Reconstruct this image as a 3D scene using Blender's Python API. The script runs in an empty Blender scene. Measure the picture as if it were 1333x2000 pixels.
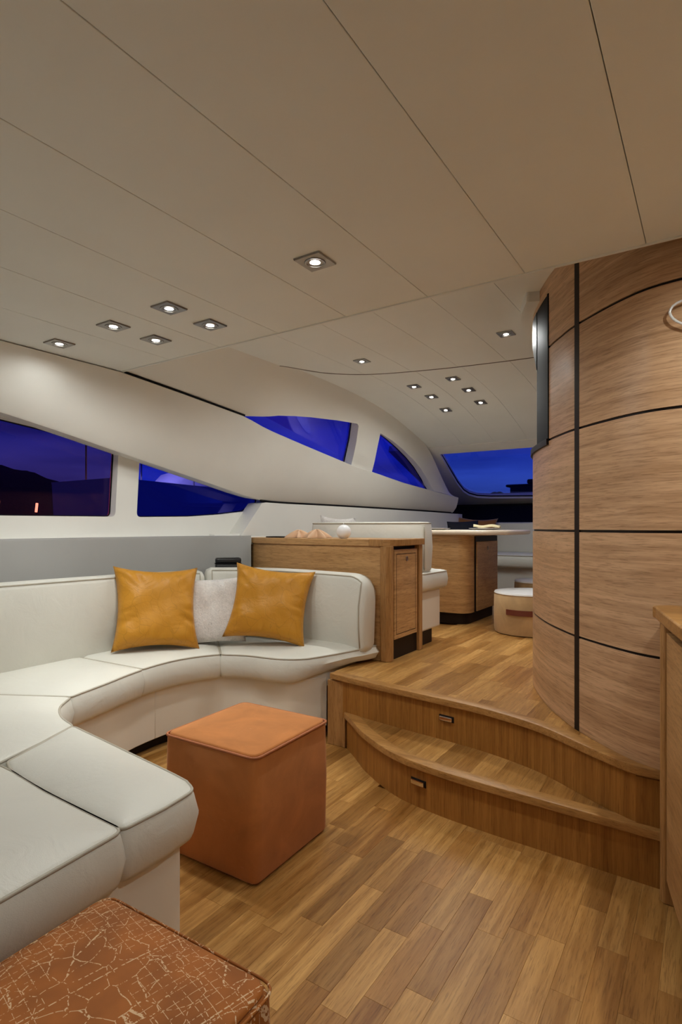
import bpy, bmesh, math, random
from mathutils import Vector, Matrix
from mathutils.geometry import delaunay_2d_cdt

random.seed(7)
scene = bpy.context.scene
col = scene.collection
R = math.radians

# ------------------------------------------------------------------ camera
cam_data = bpy.data.cameras.new('camera')
cam = bpy.data.objects.new('camera', cam_data)
col.objects.link(cam)
cam_data.sensor_fit = 'HORIZONTAL'
cam_data.sensor_width = 36.0
cam_data.lens = 36.0 * 1105 / 1333
cam_data.shift_y = 29.0 / 1333
cam_data.clip_start = 0.02
cam_data.clip_end = 500
cam.location = (0, 0, 1.10)
cam.rotation_euler = (R(90), 0, R(33.32))
scene.camera = cam

# ------------------------------------------------------------------ view + world (dusk sky)
scene.view_settings.view_transform = 'Standard'
scene.view_settings.look = 'None'
scene.view_settings.gamma = 1.0
scene.view_settings.use_curve_mapping = False
scene.view_settings.exposure = 0.0
LAMP_W = 10.0          # one downlight: narrow beam ...
SPILL_W = 9.0          # ... and wide spill
LAMP_COL = (0.97, 1.0, 0.965)

world = bpy.data.worlds.new('dusk')
scene.world = world
world.use_nodes = True
wn, wl = world.node_tree.nodes, world.node_tree.links
wn.clear()
w_out = wn.new('ShaderNodeOutputWorld')
w_bg = wn.new('ShaderNodeBackground')
w_tc = wn.new('ShaderNodeTexCoord')
w_sep = wn.new('ShaderNodeSeparateXYZ')
w_ramp = wn.new('ShaderNodeValToRGB')
w_map = wn.new('ShaderNodeMapping')
w_noise = wn.new('ShaderNodeTexNoise')
w_mix = wn.new('ShaderNodeMix')
w_mix.data_type = 'RGBA'
w_mix.blend_type = 'MULTIPLY'
w_cr = wn.new('ShaderNodeValToRGB')
wl.new(w_tc.outputs['Generated'], w_sep.inputs[0])
wl.new(w_sep.outputs['Z'], w_ramp.inputs['Fac'])
e = w_ramp.color_ramp.elements
e[0].position = 0.0
e[0].color = (0.050, 0.105, 0.42, 1)
e[1].position = 1.0
e[1].color = (0.006, 0.010, 0.12, 1)
m_ = e.new(0.14)
m_.color = (0.014, 0.040, 0.46, 1)
wl.new(w_tc.outputs['Generated'], w_map.inputs[0])
w_map.inputs['Scale'].default_value = (2.2, 2.2, 16)
wl.new(w_map.outputs[0], w_noise.inputs['Vector'])
w_noise.inputs['Scale'].default_value = 1.6
w_noise.inputs['Detail'].default_value = 5
wl.new(w_noise.outputs['Fac'], w_cr.inputs['Fac'])
w_cr.color_ramp.elements[0].position = 0.35
w_cr.color_ramp.elements[0].color = (0.55, 0.55, 0.62, 1)
w_cr.color_ramp.elements[1].position = 0.65
w_cr.color_ramp.elements[1].color = (1.15, 1.15, 1.05, 1)
w_mix.inputs['Factor'].default_value = 1.0
wl.new(w_ramp.outputs['Color'], w_mix.inputs['A'])
wl.new(w_cr.outputs['Color'], w_mix.inputs['B'])
wl.new(w_mix.outputs['Result'], w_bg.inputs['Color'])
w_bg.inputs['Strength'].default_value = 1.0
wl.new(w_bg.outputs[0], w_out.inputs[0])

# ------------------------------------------------------------------ materials
def new_mat(name):
    m = bpy.data.materials.new(name)
    m.use_nodes = True
    nt = m.node_tree
    bs = nt.nodes['Principled BSDF']
    return m, nt, nt.nodes, nt.links, bs


def add_bump(nt, bs, height_socket, strength, dist=0.002):
    b = nt.nodes.new('ShaderNodeBump')
    b.inputs['Strength'].default_value = strength
    b.inputs['Distance'].default_value = dist
    nt.links.new(height_socket, b.inputs['Height'])
    nt.links.new(b.outputs[0], bs.inputs['Normal'])
    return b


def noise_of(nt, vec, scale, detail=4, rough=0.5, dist=0.0):
    n = nt.nodes.new('ShaderNodeTexNoise')
    n.inputs['Scale'].default_value = scale
    n.inputs['Detail'].default_value = detail
    n.inputs['Roughness'].default_value = rough
    n.inputs['Distortion'].default_value = dist
    if vec is not None:
        nt.links.new(vec, n.inputs['Vector'])
    return n


def ramp_of(nt, fac, stops):
    r = nt.nodes.new('ShaderNodeValToRGB')
    el = r.color_ramp.elements
    el[0].position, el[0].color = stops[0][0], (*stops[0][1], 1)
    el[1].position, el[1].color = stops[-1][0], (*stops[-1][1], 1)
    for p, c in stops[1:-1]:
        k = el.new(p)
        k.color = (*c, 1)
    nt.links.new(fac, r.inputs['Fac'])
    return r


def mixc(nt, a, b, fac, mode='MIX'):
    m = nt.nodes.new('ShaderNodeMix')
    m.data_type = 'RGBA'
    m.blend_type = mode
    for sock, v in (('A', a), ('B', b)):
        if hasattr(v, 'is_linked'):
            nt.links.new(v, m.inputs[sock])
        else:
            m.inputs[sock].default_value = (*v, 1)
    if hasattr(fac, 'is_linked'):
        nt.links.new(fac, m.inputs['Factor'])
    else:
        m.inputs['Factor'].default_value = fac
    return m.outputs['Result']


def math_node(nt, op, a, b=None, c=None):
    n = nt.nodes.new('ShaderNodeMath')
    n.operation = op
    for i, v in enumerate((a, b, c)):
        if v is None:
            continue
        if hasattr(v, 'is_linked'):
            nt.links.new(v, n.inputs[i])
        else:
            n.inputs[i].default_value = v
    return n.outputs[0]


def position(nt):
    return nt.nodes.new('ShaderNodeNewGeometry').outputs['Position']


def mapped(nt, vec, scale, loc=None):
    mp = nt.nodes.new('ShaderNodeMapping')
    mp.inputs['Scale'].default_value = scale
    nt.links.new(vec, mp.inputs[0])
    if loc is not None:
        nt.links.new(loc, mp.inputs['Location'])
    return mp.outputs[0]


def plain(name, color, rough=0.5, metal=0.0, bump=0.0, bscale=300, var=0.0, sheen=0.0, spec=0.5):
    m, nt, nd, lk, bs = new_mat(name)
    bs.inputs['Specular IOR Level'].default_value = spec
    bs.inputs['Base Color'].default_value = (*color, 1)
    bs.inputs['Roughness'].default_value = rough
    bs.inputs['Metallic'].default_value = metal
    if sheen:
        bs.inputs['Sheen Weight'].default_value = sheen
    p = position(nt)
    n = noise_of(nt, p, bscale, 3)
    if bump:
        add_bump(nt, bs, n.outputs['Fac'], bump, 0.001)
    if var:
        n2 = noise_of(nt, p, 3.0, 3)
        d = tuple(c * (1 - var) for c in color)
        r = ramp_of(nt, n2.outputs['Fac'], [(0.3, d), (0.7, color)])
        lk.new(r.outputs[0], bs.inputs['Base Color'])
    return m


def oak(name, light, dark, grain, rough=0.38, random_tint=0.0, coord='POS', contrast=1.0, dist=0.6):
    """oak veneer: grain = mapping scale, small along the grain"""
    m, nt, nd, lk, bs = new_mat(name)
    if coord == 'POS':
        v = position(nt)
        vec = mapped(nt, v, grain)
        rnd = None
    else:
        tc = nd.new('ShaderNodeTexCoord')
        oi = nd.new('ShaderNodeObjectInfo')
        rnd = oi.outputs['Random']
        cmb = nd.new('ShaderNodeCombineXYZ')
        k = math_node(nt, 'MULTIPLY', rnd, 91.0)
        for i in range(3):
            lk.new(k, cmb.inputs[i])
        vec = mapped(nt, tc.outputs['Object'], grain, cmb.outputs[0])
    n1 = noise_of(nt, vec, 1.0, 5, 0.55, dist)
    fine_v = nd.new('ShaderNodeVectorMath')
    fine_v.operation = 'SCALE'
    lk.new(vec, fine_v.inputs[0])
    fine_v.inputs['Scale'].default_value = 4.2
    n2 = noise_of(nt, fine_v.outputs[0], 1.0, 4, 0.6, 0.3)
    c1 = ramp_of(nt, n1.outputs['Fac'], [(0.5 - 0.24 / contrast, dark), (0.5 + 0.2 / contrast, light)])
    c2 = ramp_of(nt, n2.outputs['Fac'], [(0.34, (0.74, 0.70, 0.66)), (0.56, (1.0, 1.0, 1.0))])
    c = mixc(nt, c1.outputs[0], c2.outputs[0], 0.75, 'MULTIPLY')
    pv = nd.new('ShaderNodeVectorMath')
    pv.operation = 'SCALE'
    lk.new(vec, pv.inputs[0])
    pv.inputs['Scale'].default_value = 13.0
    n3 = noise_of(nt, pv.outputs[0], 1.0, 3, 0.6, 0.2)
    c3 = ramp_of(nt, n3.outputs['Fac'], [(0.36, (0.60, 0.55, 0.50)), (0.47, (1.0, 1.0, 1.0))])
    c = mixc(nt, c, c3.outputs[0], 0.7, 'MULTIPLY')
    if rnd is not None and random_tint:
        t = ramp_of(nt, rnd, [(0.0, (1 - random_tint, 1 - random_tint * 1.12, 1 - random_tint * 1.3)),
                              (0.25, (0.92, 0.84, 0.74)), (0.5, (1.0, 1.0, 1.0)), (0.7, (1.12, 1.14, 1.16)),
                              (1.0, (1.28, 1.32, 1.40))])
        c = mixc(nt, c, t.outputs[0], 1.0, 'MULTIPLY')
    lk.new(c, bs.inputs['Base Color'])
    bs.inputs['Roughness'].default_value = rough
    bs.inputs['Specular IOR Level'].default_value = 0.3
    add_bump(nt, bs, n2.outputs['Fac'], 0.08, 0.001)
    return m


def leather(name, color, wr=0.35, rough=0.42):
    m, nt, nd, lk, bs = new_mat(name)
    p = position(nt)
    n1 = noise_of(nt, p, 420, 2)
    n2 = noise_of(nt, p, 9, 4, 0.55, 1.2)
    n3 = noise_of(nt, p, 3.2, 2)
    s = math_node(nt, 'MULTIPLY', n1.outputs['Fac'], 0.10)
    h = math_node(nt, 'MULTIPLY_ADD', n2.outputs['Fac'], 1.0, s)
    add_bump(nt, bs, h, wr, 0.010)
    d = tuple(c * 0.93 for c in color)
    r = ramp_of(nt, n3.outputs['Fac'], [(0.3, d), (0.7, color)])
    lk.new(r.outputs[0], bs.inputs['Base Color'])
    bs.inputs['Roughness'].default_value = rough
    bs.inputs['Specular IOR Level'].default_value = 0.4
    return m


def emitter(name, color, strength):
    m, nt, nd, lk, bs = new_mat(name)
    nd.remove(bs)
    em = nd.new('ShaderNodeEmission')
    em.inputs['Color'].default_value = (*color, 1)
    em.inputs['Strength'].default_value = strength
    lk.new(em.outputs[0], nd['Material Output'].inputs[0])
    return m


def glass(name, tint, refl=0.35):
    m, nt, nd, lk, bs = new_mat(name)
    nd.remove(bs)
    tr = nd.new('ShaderNodeBsdfTransparent')
    tr.inputs['Color'].default_value = (*tint, 1)
    gl = nd.new('ShaderNodeBsdfGlossy')
    gl.inputs['Roughness'].default_value = 0.02
    gl.inputs['Color'].default_value = (0.8, 0.85, 1, 1)
    fr = nd.new('ShaderNodeFresnel')
    fr.inputs['IOR'].default_value = 1.45
    k = math_node(nt, 'MULTIPLY', fr.outputs[0], refl)
    mx = nd.new('ShaderNodeMixShader')
    lk.new(k, mx.inputs['Fac'])
    lk.new(tr.outputs[0], mx.inputs[1])
    lk.new(gl.outputs[0], mx.inputs[2])
    lk.new(mx.outputs[0], nd['Material Output'].inputs[0])
    return m


def suede(name, color, slub):
    m, nt, nd, lk, bs = new_mat(name)
    p = position(nt)
    n1 = noise_of(nt, p, 6, 4, 0.6, 0.5)
    v1 = mapped(nt, p, (30, 30, 420))
    n2 = noise_of(nt, v1, 1.0, 3, 0.6)
    v2 = mapped(nt, p, (260, 260, 30))
    n3 = noise_of(nt, v2, 1.0, 3, 0.6)
    d = tuple(c * 0.72 for c in color)
    base = ramp_of(nt, n1.outputs['Fac'], [(0.32, d), (0.66, color)]).outputs[0]
    l1 = ramp_of(nt, n2.outputs['Fac'], [(0.68, (0, 0, 0)), (0.78, (1, 1, 1))]).outputs[0]
    l2 = ramp_of(nt, n3.outputs['Fac'], [(0.70, (0, 0, 0)), (0.80, (1, 1, 1))]).outputs[0]
    t1 = math_node(nt, 'MULTIPLY', l1, 0.35)
    t2 = math_node(nt, 'MULTIPLY', l2, 0.3)
    c = mixc(nt, base, slub, t1)
    c = mixc(nt, c, slub, t2)
    lk.new(c, bs.inputs['Base Color'])
    bs.inputs['Roughness'].default_value = 0.75
    bs.inputs['Sheen Weight'].default_value = 0.28
    bs.inputs['Sheen Tint'].default_value = (1.0, 0.7, 0.5, 1)
    bs.inputs['Specular IOR Level'].default_value = 0.2
    add_bump(nt, bs, n2.outputs['Fac'], 0.15, 0.001)
    return m


def embroidered(name, color, thread):
    """brown velvet with stitched lines that run like the streets of a map"""
    m, nt, nd, lk, bs = new_mat(name)
    p = position(nt)
    nz = noise_of(nt, p, 9, 3)
    wob = nd.new('ShaderNodeVectorMath')
    wob.operation = 'MULTIPLY_ADD'
    lk.new(nz.outputs['Color'], wob.inputs[0])
    wob.inputs[1].default_value = (0.05, 0.05, 0.0)
    lk.new(p, wob.inputs[2])
    vz = mapped(nt, wob.outputs[0], (1, 1, 0.0))
    masks = []
    vo = nd.new('ShaderNodeTexVoronoi')
    vo.feature = 'DISTANCE_TO_EDGE'
    vo.inputs['Scale'].default_value = 22
    lk.new(vz, vo.inputs['Vector'])
    masks.append(math_node(nt, 'LESS_THAN', vo.outputs['Distance'], 0.013))
    # street grid, present only in some districts
    rot = nd.new('ShaderNodeMapping')
    rot.inputs['Rotation'].default_value = (0, 0, R(12))
    rot.inputs['Scale'].default_value = (52, 52, 0)
    lk.new(p, rot.inputs[0])
    sp = nd.new('ShaderNodeSeparateXYZ')
    lk.new(rot.outputs[0], sp.inputs[0])
    dn = noise_of(nt, p, 7, 2)
    for ax, th in (('X', 0.42), ('Y', 0.40)):
        fr = math_node(nt, 'FRACT', sp.outputs[ax])
        ln = math_node(nt, 'LESS_THAN', fr, 0.045)
        masks.append(math_node(nt, 'MULTIPLY', ln, math_node(nt, 'GREATER_THAN', dn.outputs['Fac'], th)))
    # two wide avenues
    av = math_node(nt, 'FRACT', math_node(nt, 'MULTIPLY', sp.outputs['X'], 0.11))
    masks.append(math_node(nt, 'LESS_THAN', av, 0.012))
    mk = masks[0]
    for k in masks[1:]:
        mk = math_node(nt, 'MAXIMUM', mk, k)
    dash = noise_of(nt, p, 210, 2)
    mk = math_node(nt, 'MULTIPLY', mk, math_node(nt, 'GREATER_THAN', dash.outputs['Fac'], 0.47))
    tone = noise_of(nt, p, 12, 3)
    base = ramp_of(nt, tone.outputs['Fac'], [(0.35, tuple(c * 0.7 for c in color)), (0.65, color)]).outputs[0]
    c = mixc(nt, base, thread, math_node(nt, 'MULTIPLY', mk, 0.7))
    lk.new(c, bs.inputs['Base Color'])
    bs.inputs['Roughness'].default_value = 0.65
    bs.inputs['Specular IOR Level'].default_value = 0.2
    bs.inputs['Sheen Weight'].default_value = 0.05
    add_bump(nt, bs, mk, 0.5, 0.002)
    return m


def satin(name, color):
    m, nt, nd, lk, bs = new_mat(name)
    tc = nd.new('ShaderNodeTexCoord')
    o = tc.outputs['Object']
    nz = noise_of(nt, o, 4, 2)
    wob = nd.new('ShaderNodeVectorMath')
    wob.operation = 'MULTIPLY_ADD'
    lk.new(nz.outputs['Color'], wob.inputs[0])
    wob.inputs[1].default_value = (0.30, 0.30, 0.30)
    lk.new(o, wob.inputs[2])
    vo = nd.new('ShaderNodeTexVoronoi')
    vo.feature = 'DISTANCE_TO_EDGE'
    vo.inputs['Scale'].default_value = 13
    lk.new(wob.outputs[0], vo.inputs['Vector'])
    ln = math_node(nt, 'LESS_THAN', vo.outputs['Distance'], 0.02)
    cr = noise_of(nt, o, 9, 5, 0.55, 2.5)
    c = mixc(nt, color, tuple(k * 0.55 for k in color), math_node(nt, 'MULTIPLY', ln, 0.28))
    lk.new(c, bs.inputs['Base Color'])
    bs.inputs['Roughness'].default_value = 0.45
    bs.inputs['Specular IOR Level'].default_value = 0.3
    bs.inputs['Sheen Weight'].default_value = 0.1
    bs.inputs['Sheen Tint'].default_value = (1, 0.75, 0.4, 1)
    add_bump(nt, bs, cr.outputs['Fac'], 0.35, 0.010)
    return m


def furry(name, color):
    m, nt, nd, lk, bs = new_mat(name)
    tc = nd.new('ShaderNodeTexCoord')
    n1 = noise_of(nt, tc.outputs['Object'], 90, 4, 0.7, 1.0)
    r = ramp_of(nt, n1.outputs['Fac'], [(0.3, tuple(c * 0.8 for c in color)), (0.6, color)])
    lk.new(r.outputs[0], bs.inputs['Base Color'])
    bs.inputs['Roughness'].default_value = 0.95
    bs.inputs['Sheen Weight'].default_value = 0.5
    add_bump(nt, bs, n1.outputs['Fac'], 0.9, 0.008)
    return m


M = {
    'ceiling': plain('ceiling_panel_leatherette', (0.84, 0.86, 0.83), 0.5, bump=0.12, bscale=160, var=0.04),
    'wall': plain('wall_leatherette', (0.86, 0.85, 0.80), 0.42, bump=0.10, bscale=260, var=0.04),
    'grey': plain('grey_leatherette', (0.33, 0.325, 0.31), 0.45, bump=0.12, bscale=300, var=0.05),
    'black': plain('black_gasket', (0.006, 0.005, 0.006), 0.6, spec=0.12),
    'wenge': plain('dark_wenge_strip', (0.014, 0.008, 0.006), 0.5, spec=0.2),
    'backing': plain('ceiling_backing', (0.16, 0.14, 0.115), 0.8),
    'leather': leather('cream_leather', (0.73, 0.715, 0.645)),
    'leather_flat': leather('cream_leather_panel', (0.80, 0.75, 0.655), 0.12, 0.5),
    'piping': plain('cream_piping_shaded', (0.46, 0.42, 0.34), 0.5),  # darkened to stand in for the thin shadow line beside the piping
    'plank': oak('oak_parquet_stave', (0.51, 0.275, 0.085), (0.31, 0.140, 0.032), (22, 1.3, 22), 0.34, 0.27, 'OBJ', contrast=1.25, dist=1.0),
    'drum': oak('oak_veneer_horizontal', (0.68, 0.43, 0.25), (0.47, 0.275, 0.145), (1.1, 1.1, 22), 0.34, contrast=1.3, dist=1.2),
    'riser': oak('oak_veneer_vertical', (0.46, 0.21, 0.046), (0.29, 0.118, 0.022), (34, 34, 1.0), 0.4),
    'cabinet': oak('oak_cabinet_horizontal', (0.60, 0.35, 0.15), (0.44, 0.24, 0.092), (1.6, 1.6, 22), 0.4, contrast=1.1),
    'post': oak('oak_post_vertical', (0.50, 0.27, 0.10), (0.37, 0.185, 0.062), (26, 26, 1.6), 0.38),
    'nosing': oak('oak_nosing', (0.52, 0.27, 0.085), (0.35, 0.165, 0.045), (3, 24, 24), 0.34),
    'suede': suede('orange_suede', (0.56, 0.205, 0.055), (0.80, 0.50, 0.28)),
    'suede_pipe': plain('orange_suede_piping', (0.40, 0.13, 0.045), 0.7),
    'map': embroidered('embroidered_velvet', (0.40, 0.125, 0.02), (0.85, 0.62, 0.38)),
    'gold': satin('gold_satin', (0.56, 0.25, 0.022)),
    'fur': furry('white_fluffy_fabric', (0.93, 0.88, 0.84)),
    'steel': plain('brushed_steel', (0.36, 0.35, 0.33), 0.32, 1.0, 0.05, 400),
    'chrome': plain('chrome', (0.85, 0.84, 0.82), 0.08, 1.0),
    'satin_steel': plain('pale_satin_steel', (0.86, 0.86, 0.86), 0.35, 0.3),
    'lamp': emitter('lamp_glow', (1.0, 0.95, 0.88), 26.0),
    'glass_side': glass('tinted_side_glass', (0.55, 0.50, 0.95), 0.25),
    'glass_aft': glass('tinted_aft_glass', (1.0, 0.55, 0.60), 0.3),
    'glass_fore': glass('windshield_glass', (0.9, 0.92, 1.0), 0.2),
    'table': plain('pale_table_lacquer', (0.72, 0.60, 0.47), 0.25, var=0.05),
    'white': plain('white_glaze', (0.85, 0.83, 0.80), 0.25),
    'napkin': plain('cream_napkin', (0.80, 0.68, 0.42), 0.8, bump=0.2),
    'sisal': suede('woven_tan_fabric', (0.60, 0.40, 0.20), (0.75, 0.56, 0.33)),
    'strap': plain('brown_leather_strap', (0.16, 0.035, 0.02), 0.45),
    'starfish': plain('tan_starfish', (0.66, 0.42, 0.26), 0.8, bump=0.6, bscale=120, var=0.2),
    'wax': plain('white_wax', (0.82, 0.81, 0.82), 0.35),
    'brown': plain('brown_velvet', (0.30, 0.11, 0.02), 0.7, bump=0.2, bscale=90, sheen=0.3),
    'navy': plain('dark_navy_fabric', (0.012, 0.014, 0.03), 0.8),
    'blackleather': plain('black_leather', (0.012, 0.012, 0.013), 0.28, bump=0.4, bscale=140),
    'boat': plain('boat_gelcoat', (0.62, 0.62, 0.62), 0.4),
    'silhouette': plain('dusk_silhouette', (0.02, 0.02, 0.025), 0.8),  # near-black tone puts the backlit dusk silhouette into the colour
    'reflection_fill': plain('dark_reflection', (0.10, 0.045, 0.04), 0.95, var=0.4),  # dark brown stands in for interior reflections in the long window
    'streak': emitter('streak_glow', (1.0, 0.80, 0.45), 2.0),
}

# ------------------------------------------------------------------ helpers
LOC = {}


def link(o):
    col.objects.link(o)
    return o


def tag(o, label=None, cat=None, group=None, kind=None):
    if label:
        o['label'] = label
    if cat:
        o['category'] = cat
    if group:
        o['group'] = group
    if kind:
        o['kind'] = kind
    return o


def thing(name, loc, label, cat, group=None, kind=None):
    o = link(bpy.data.objects.new(name, None))
    o.empty_display_size = 0.05
    o.location = loc
    LOC[o] = Vector(loc)
    return tag(o, label, cat, group, kind)


def mesh_obj(name, verts, faces, mat, parent=None, smooth=False, origin=None):
    """verts in metres in the room; the object hangs on its parent's base point"""
    base = LOC.get(parent, Vector((0, 0, 0))) if parent is not None else Vector(origin or (0, 0, 0))
    me = bpy.data.meshes.new(name)
    me.from_pydata([tuple(Vector(v) - base) for v in verts], [], faces)
    me.materials.append(M[mat])
    bm = bmesh.new()
    bm.from_mesh(me)
    bmesh.ops.recalc_face_normals(bm, faces=bm.faces)
    bm.to_mesh(me)
    bm.free()
    if smooth:
        for p in me.polygons:
            p.use_smooth = True
    o = link(bpy.data.objects.new(name, me))
    if parent is not None:
        o.parent = parent
    else:
        o.location = base
    LOC[o] = base
    return o


def smooth_by_angle(o, ang=35):
    me = o.data
    for p in me.polygons:
        p.use_smooth = True
    bm = bmesh.new()
    bm.from_mesh(me)
    for ed in bm.edges:
        if len(ed.link_faces) == 2 and ed.calc_face_angle(0) > R(ang):
            ed.smooth = False
    bm.to_mesh(me)
    bm.free()
    return o


def bevel(o, w, seg=2):
    md = o.modifiers.new('bevel', 'BEVEL')
    md.width = w
    md.segments = seg
    md.limit_method = 'ANGLE'
    md.angle_limit = R(40)
    return o


def box(name, x0, x1, y0, y1, z0, z1, mat, parent=None, bev=0.0, origin=None):
    v = [(x, y, z) for z in (z0, z1) for y in (y0, y1) for x in (x0, x1)]
    f = [(0, 1, 3, 2), (4, 6, 7, 5), (0, 4, 5, 1), (2, 3, 7, 6), (0, 2, 6, 4), (1, 5, 7, 3)]
    o = mesh_obj(name, v, f, mat, parent, origin=origin)
    if bev:
        bevel(o, bev)
    return o


def catmull(pts, per=8, closed=False):
    pts = [Vector(p) for p in pts]
    n = len(pts)
    out = []
    rng = n if closed else n - 1
    for i in range(rng):
        if closed:
            p0, p1, p2, p3 = (pts[(i + k - 1) % n] for k in range(4))
        else:
            p1, p2 = pts[i], pts[i + 1]
            p0 = pts[i - 1] if i else p1 * 2 - p2
            p3 = pts[i + 2] if i + 2 < n else p2 * 2 - p1
        for j in range(per):
            t = j / per
            out.append(0.5 * ((2 * p1) + (p2 - p0) * t + (2 * p0 - 5 * p1 + 4 * p2 - p3) * t * t
                              + (3 * p1 - p0 - 3 * p2 + p3) * t ** 3))
    if not closed:
        out.append(pts[-1].copy())
    return out


def round_poly(pts, r=0.03, seg=4):
    """plan polygon with every sharp corner rounded off"""
    pts = [Vector(p[:2]) for p in pts]
    n = len(pts)
    out = []
    for i in range(n):
        a, b, c = pts[i - 1], pts[i], pts[(i + 1) % n]
        d1, d2 = (a - b), (c - b)
        l1, l2 = d1.length, d2.length
        d1.normalize()
        d2.normalize()
        if d1.angle(d2) > R(150):
            out.append(b)
            continue
        k = min(r, l1 * 0.45, l2 * 0.45)
        p, q = b + d1 * k, b + d2 * k
        for j in range(seg + 1):
            t = j / seg
            out.append(p * (1 - t) ** 2 + b * 2 * t * (1 - t) + q * t * t)
    return out


def area2(pts):
    return sum(pts[i - 1][0] * pts[i][1] - pts[i][0] * pts[i - 1][1] for i in range(len(pts)))


def inset_poly(pts, dist):
    """move a counter-clockwise plan polygon inwards"""
    n = len(pts)
    out = []
    for i in range(n):
        a, b, c = Vector(pts[i - 1]), Vector(pts[i]), Vector(pts[(i + 1) % n])
        e1, e2 = (b - a), (c - b)
        if e1.length < 1e-7:
            e1 = e2
        if e2.length < 1e-7:
            e2 = e1
        e1.normalize()
        e2.normalize()
        n1, n2 = Vector((-e1.y, e1.x)), Vector((-e2.y, e2.x))
        nn = n1 + n2
        if nn.length < 1e-6:
            nn = n1
        nn.normalize()
        k = max(0.35, nn.dot(n1))
        out.append(b + nn * (dist / k))
    return out


def fval(f, x, y):
    return f(x, y) if callable(f) else f


def tri_fill(poly):
    """triangles of a plan polygon, as index triples"""
    n = len(poly)
    res = delaunay_2d_cdt([Vector(p[:2]) for p in poly], [(i, (i + 1) % n) for i in range(n)], [], 1, 1e-9)
    vs, _, fs, ov = res[0], res[1], res[2], res[3]
    idx = [o[0] if o else None for o in ov]
    return [tuple(idx[i] for i in f) for f in fs if all(idx[i] is not None for i in f)]


def puffy(name, poly, zb, zt, r, mat, parent=None, crown=0.0, belly=0.0, smooth=True, origin=None):
    """upholstered or edge-rounded slab over a plan polygon"""
    poly = [Vector(p[:2]) for p in poly]
    if area2(poly) < 0:
        poly.reverse()
    n = len(poly)
    rings = [(r, 'b', 0.0), (0.3 * r, 'b', 0.3 * r), (0.0, 'b', r), (-belly, 'm', 0), (0.0, 't', r),
             (0.3 * r, 't', 0.3 * r), (r, 't', 0.0)]
    verts, faces = [], []
    for ins, side, dz in rings:
        q = inset_poly(poly, ins) if abs(ins) > 1e-9 else poly
        for p in q:
            b, t = fval(zb, p.x, p.y), fval(zt, p.x, p.y)
            z = b + dz if side == 'b' else (t - dz if side == 't' else (b + t) / 2)
            verts.append((p.x, p.y, z))
    for k in range(len(rings) - 1):
        for i in range(n):
            j = (i + 1) % n
            faces.append((k * n + i, k * n + j, (k + 1) * n + j, (k + 1) * n + i))
    top0 = (len(rings) - 1) * n
    try:
        fb = tri_fill([verts[i] for i in range(n)])
        rim = [Vector(verts[top0 + i][:2]) for i in range(n)]
        pts = list(rim)
        xs_, ys_ = [p.x for p in rim], [p.y for p in rim]
        sp = max(0.03, max(max(xs_) - min(xs_), max(ys_) - min(ys_)) / 26)
        extra = []
        if crown:
            gx = min(xs_) + sp / 2
            while gx < max(xs_):
                gy = min(ys_) + sp / 2
                while gy < max(ys_):
                    q = Vector((gx, gy))
                    if in_poly(q, rim):
                        dd = min(seg_dist(q, rim[k - 1], rim[k]) for k in range(n))
                        if dd > 0.35 * sp:
                            extra.append((q, dd))
                    gy += sp
                gx += sp
        pts += [q for q, dd in extra]
        res = delaunay_2d_cdt(pts, [(i, (i + 1) % n) for i in range(n)], [], 1, 1e-9)
        base_i = len(verts)
        for q, dd in extra:
            t_ = min(1.0, dd / 0.11)
            verts.append((q.x, q.y, fval(zt, q.x, q.y) + crown * (1 - (1 - t_) ** 2)))
        idm = []
        for vi, o_ in enumerate(res[3]):
            if o_:
                k = o_[0]
                idm.append(top0 + k if k < n else base_i + k - n)
            else:
                q = res[0][vi]
                idm.append(len(verts))
                verts.append((q.x, q.y, fval(zt, q.x, q.y)))
        faces += [tuple(idm[i] for i in f) for f in res[2]]
        faces += [tuple(i for i in reversed(f)) for f in fb]
    except Exception:
        faces.append(tuple(top0 + i for i in range(n)))
        faces.append(tuple(reversed(range(n))))
    o = mesh_obj(name, verts, faces, mat, parent, smooth, origin=origin)
    if smooth:
        smooth_by_angle(o, 50)
    return o


def prism(name, poly, z0, z1, mat, parent=None, bev=0.0, origin=None):
    poly = [Vector(p[:2]) for p in poly]
    if area2(poly) < 0:
        poly.reverse()
    n = len(poly)
    v = [(p.x, p.y, z0) for p in poly] + [(p.x, p.y, z1) for p in poly]
    f = [(i, (i + 1) % n, n + (i + 1) % n, n + i) for i in range(n)]
    ft = tri_fill(poly)
    f += [tuple(n + i for i in t) for t in ft] + [tuple(reversed(t)) for t in ft]
    o = mesh_obj(name, v, f, mat, parent, origin=origin)
    if bev:
        bevel(o, bev)
    smooth_by_angle(o, 40)
    return o


def tube(name, pts, r, mat, parent=None, seg=8, closed=False, origin=None):
    pts = [Vector(p) for p in pts]
    n = len(pts)
    verts, faces = [], []
    up = Vector((0, 0, 1))
    prev = None
    for i, p in enumerate(pts):
        a = pts[i - 1] if (i or closed) else p
        b = pts[(i + 1) % n] if (i + 1 < n or closed) else p
        t = (b - a).normalized()
        if prev is None:
            ref = up if abs(t.z) < 0.9 else Vector((1, 0, 0))
            s = t.cross(ref).normalized()
        else:
            s = (prev - t * prev.dot(t)).normalized()
        prev = s
        u = s.cross(t)
        for k in range(seg):
            an = 2 * math.pi * k / seg
            verts.append(p + s * (r * math.cos(an)) + u * (r * math.sin(an)))
    m = n if closed else n - 1
    for i in range(m):
        for k in range(seg):
            a, b = i * seg, ((i + 1) % n) * seg
            faces.append((a + k, a + (k + 1) % seg, b + (k + 1) % seg, b + k))
    if not closed:
        faces.append(tuple(range(seg)))
        faces.append(tuple((n - 1) * seg + k for k in range(seg)))
    return mesh_obj(name, verts, faces, mat, parent, True, origin=origin)


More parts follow.
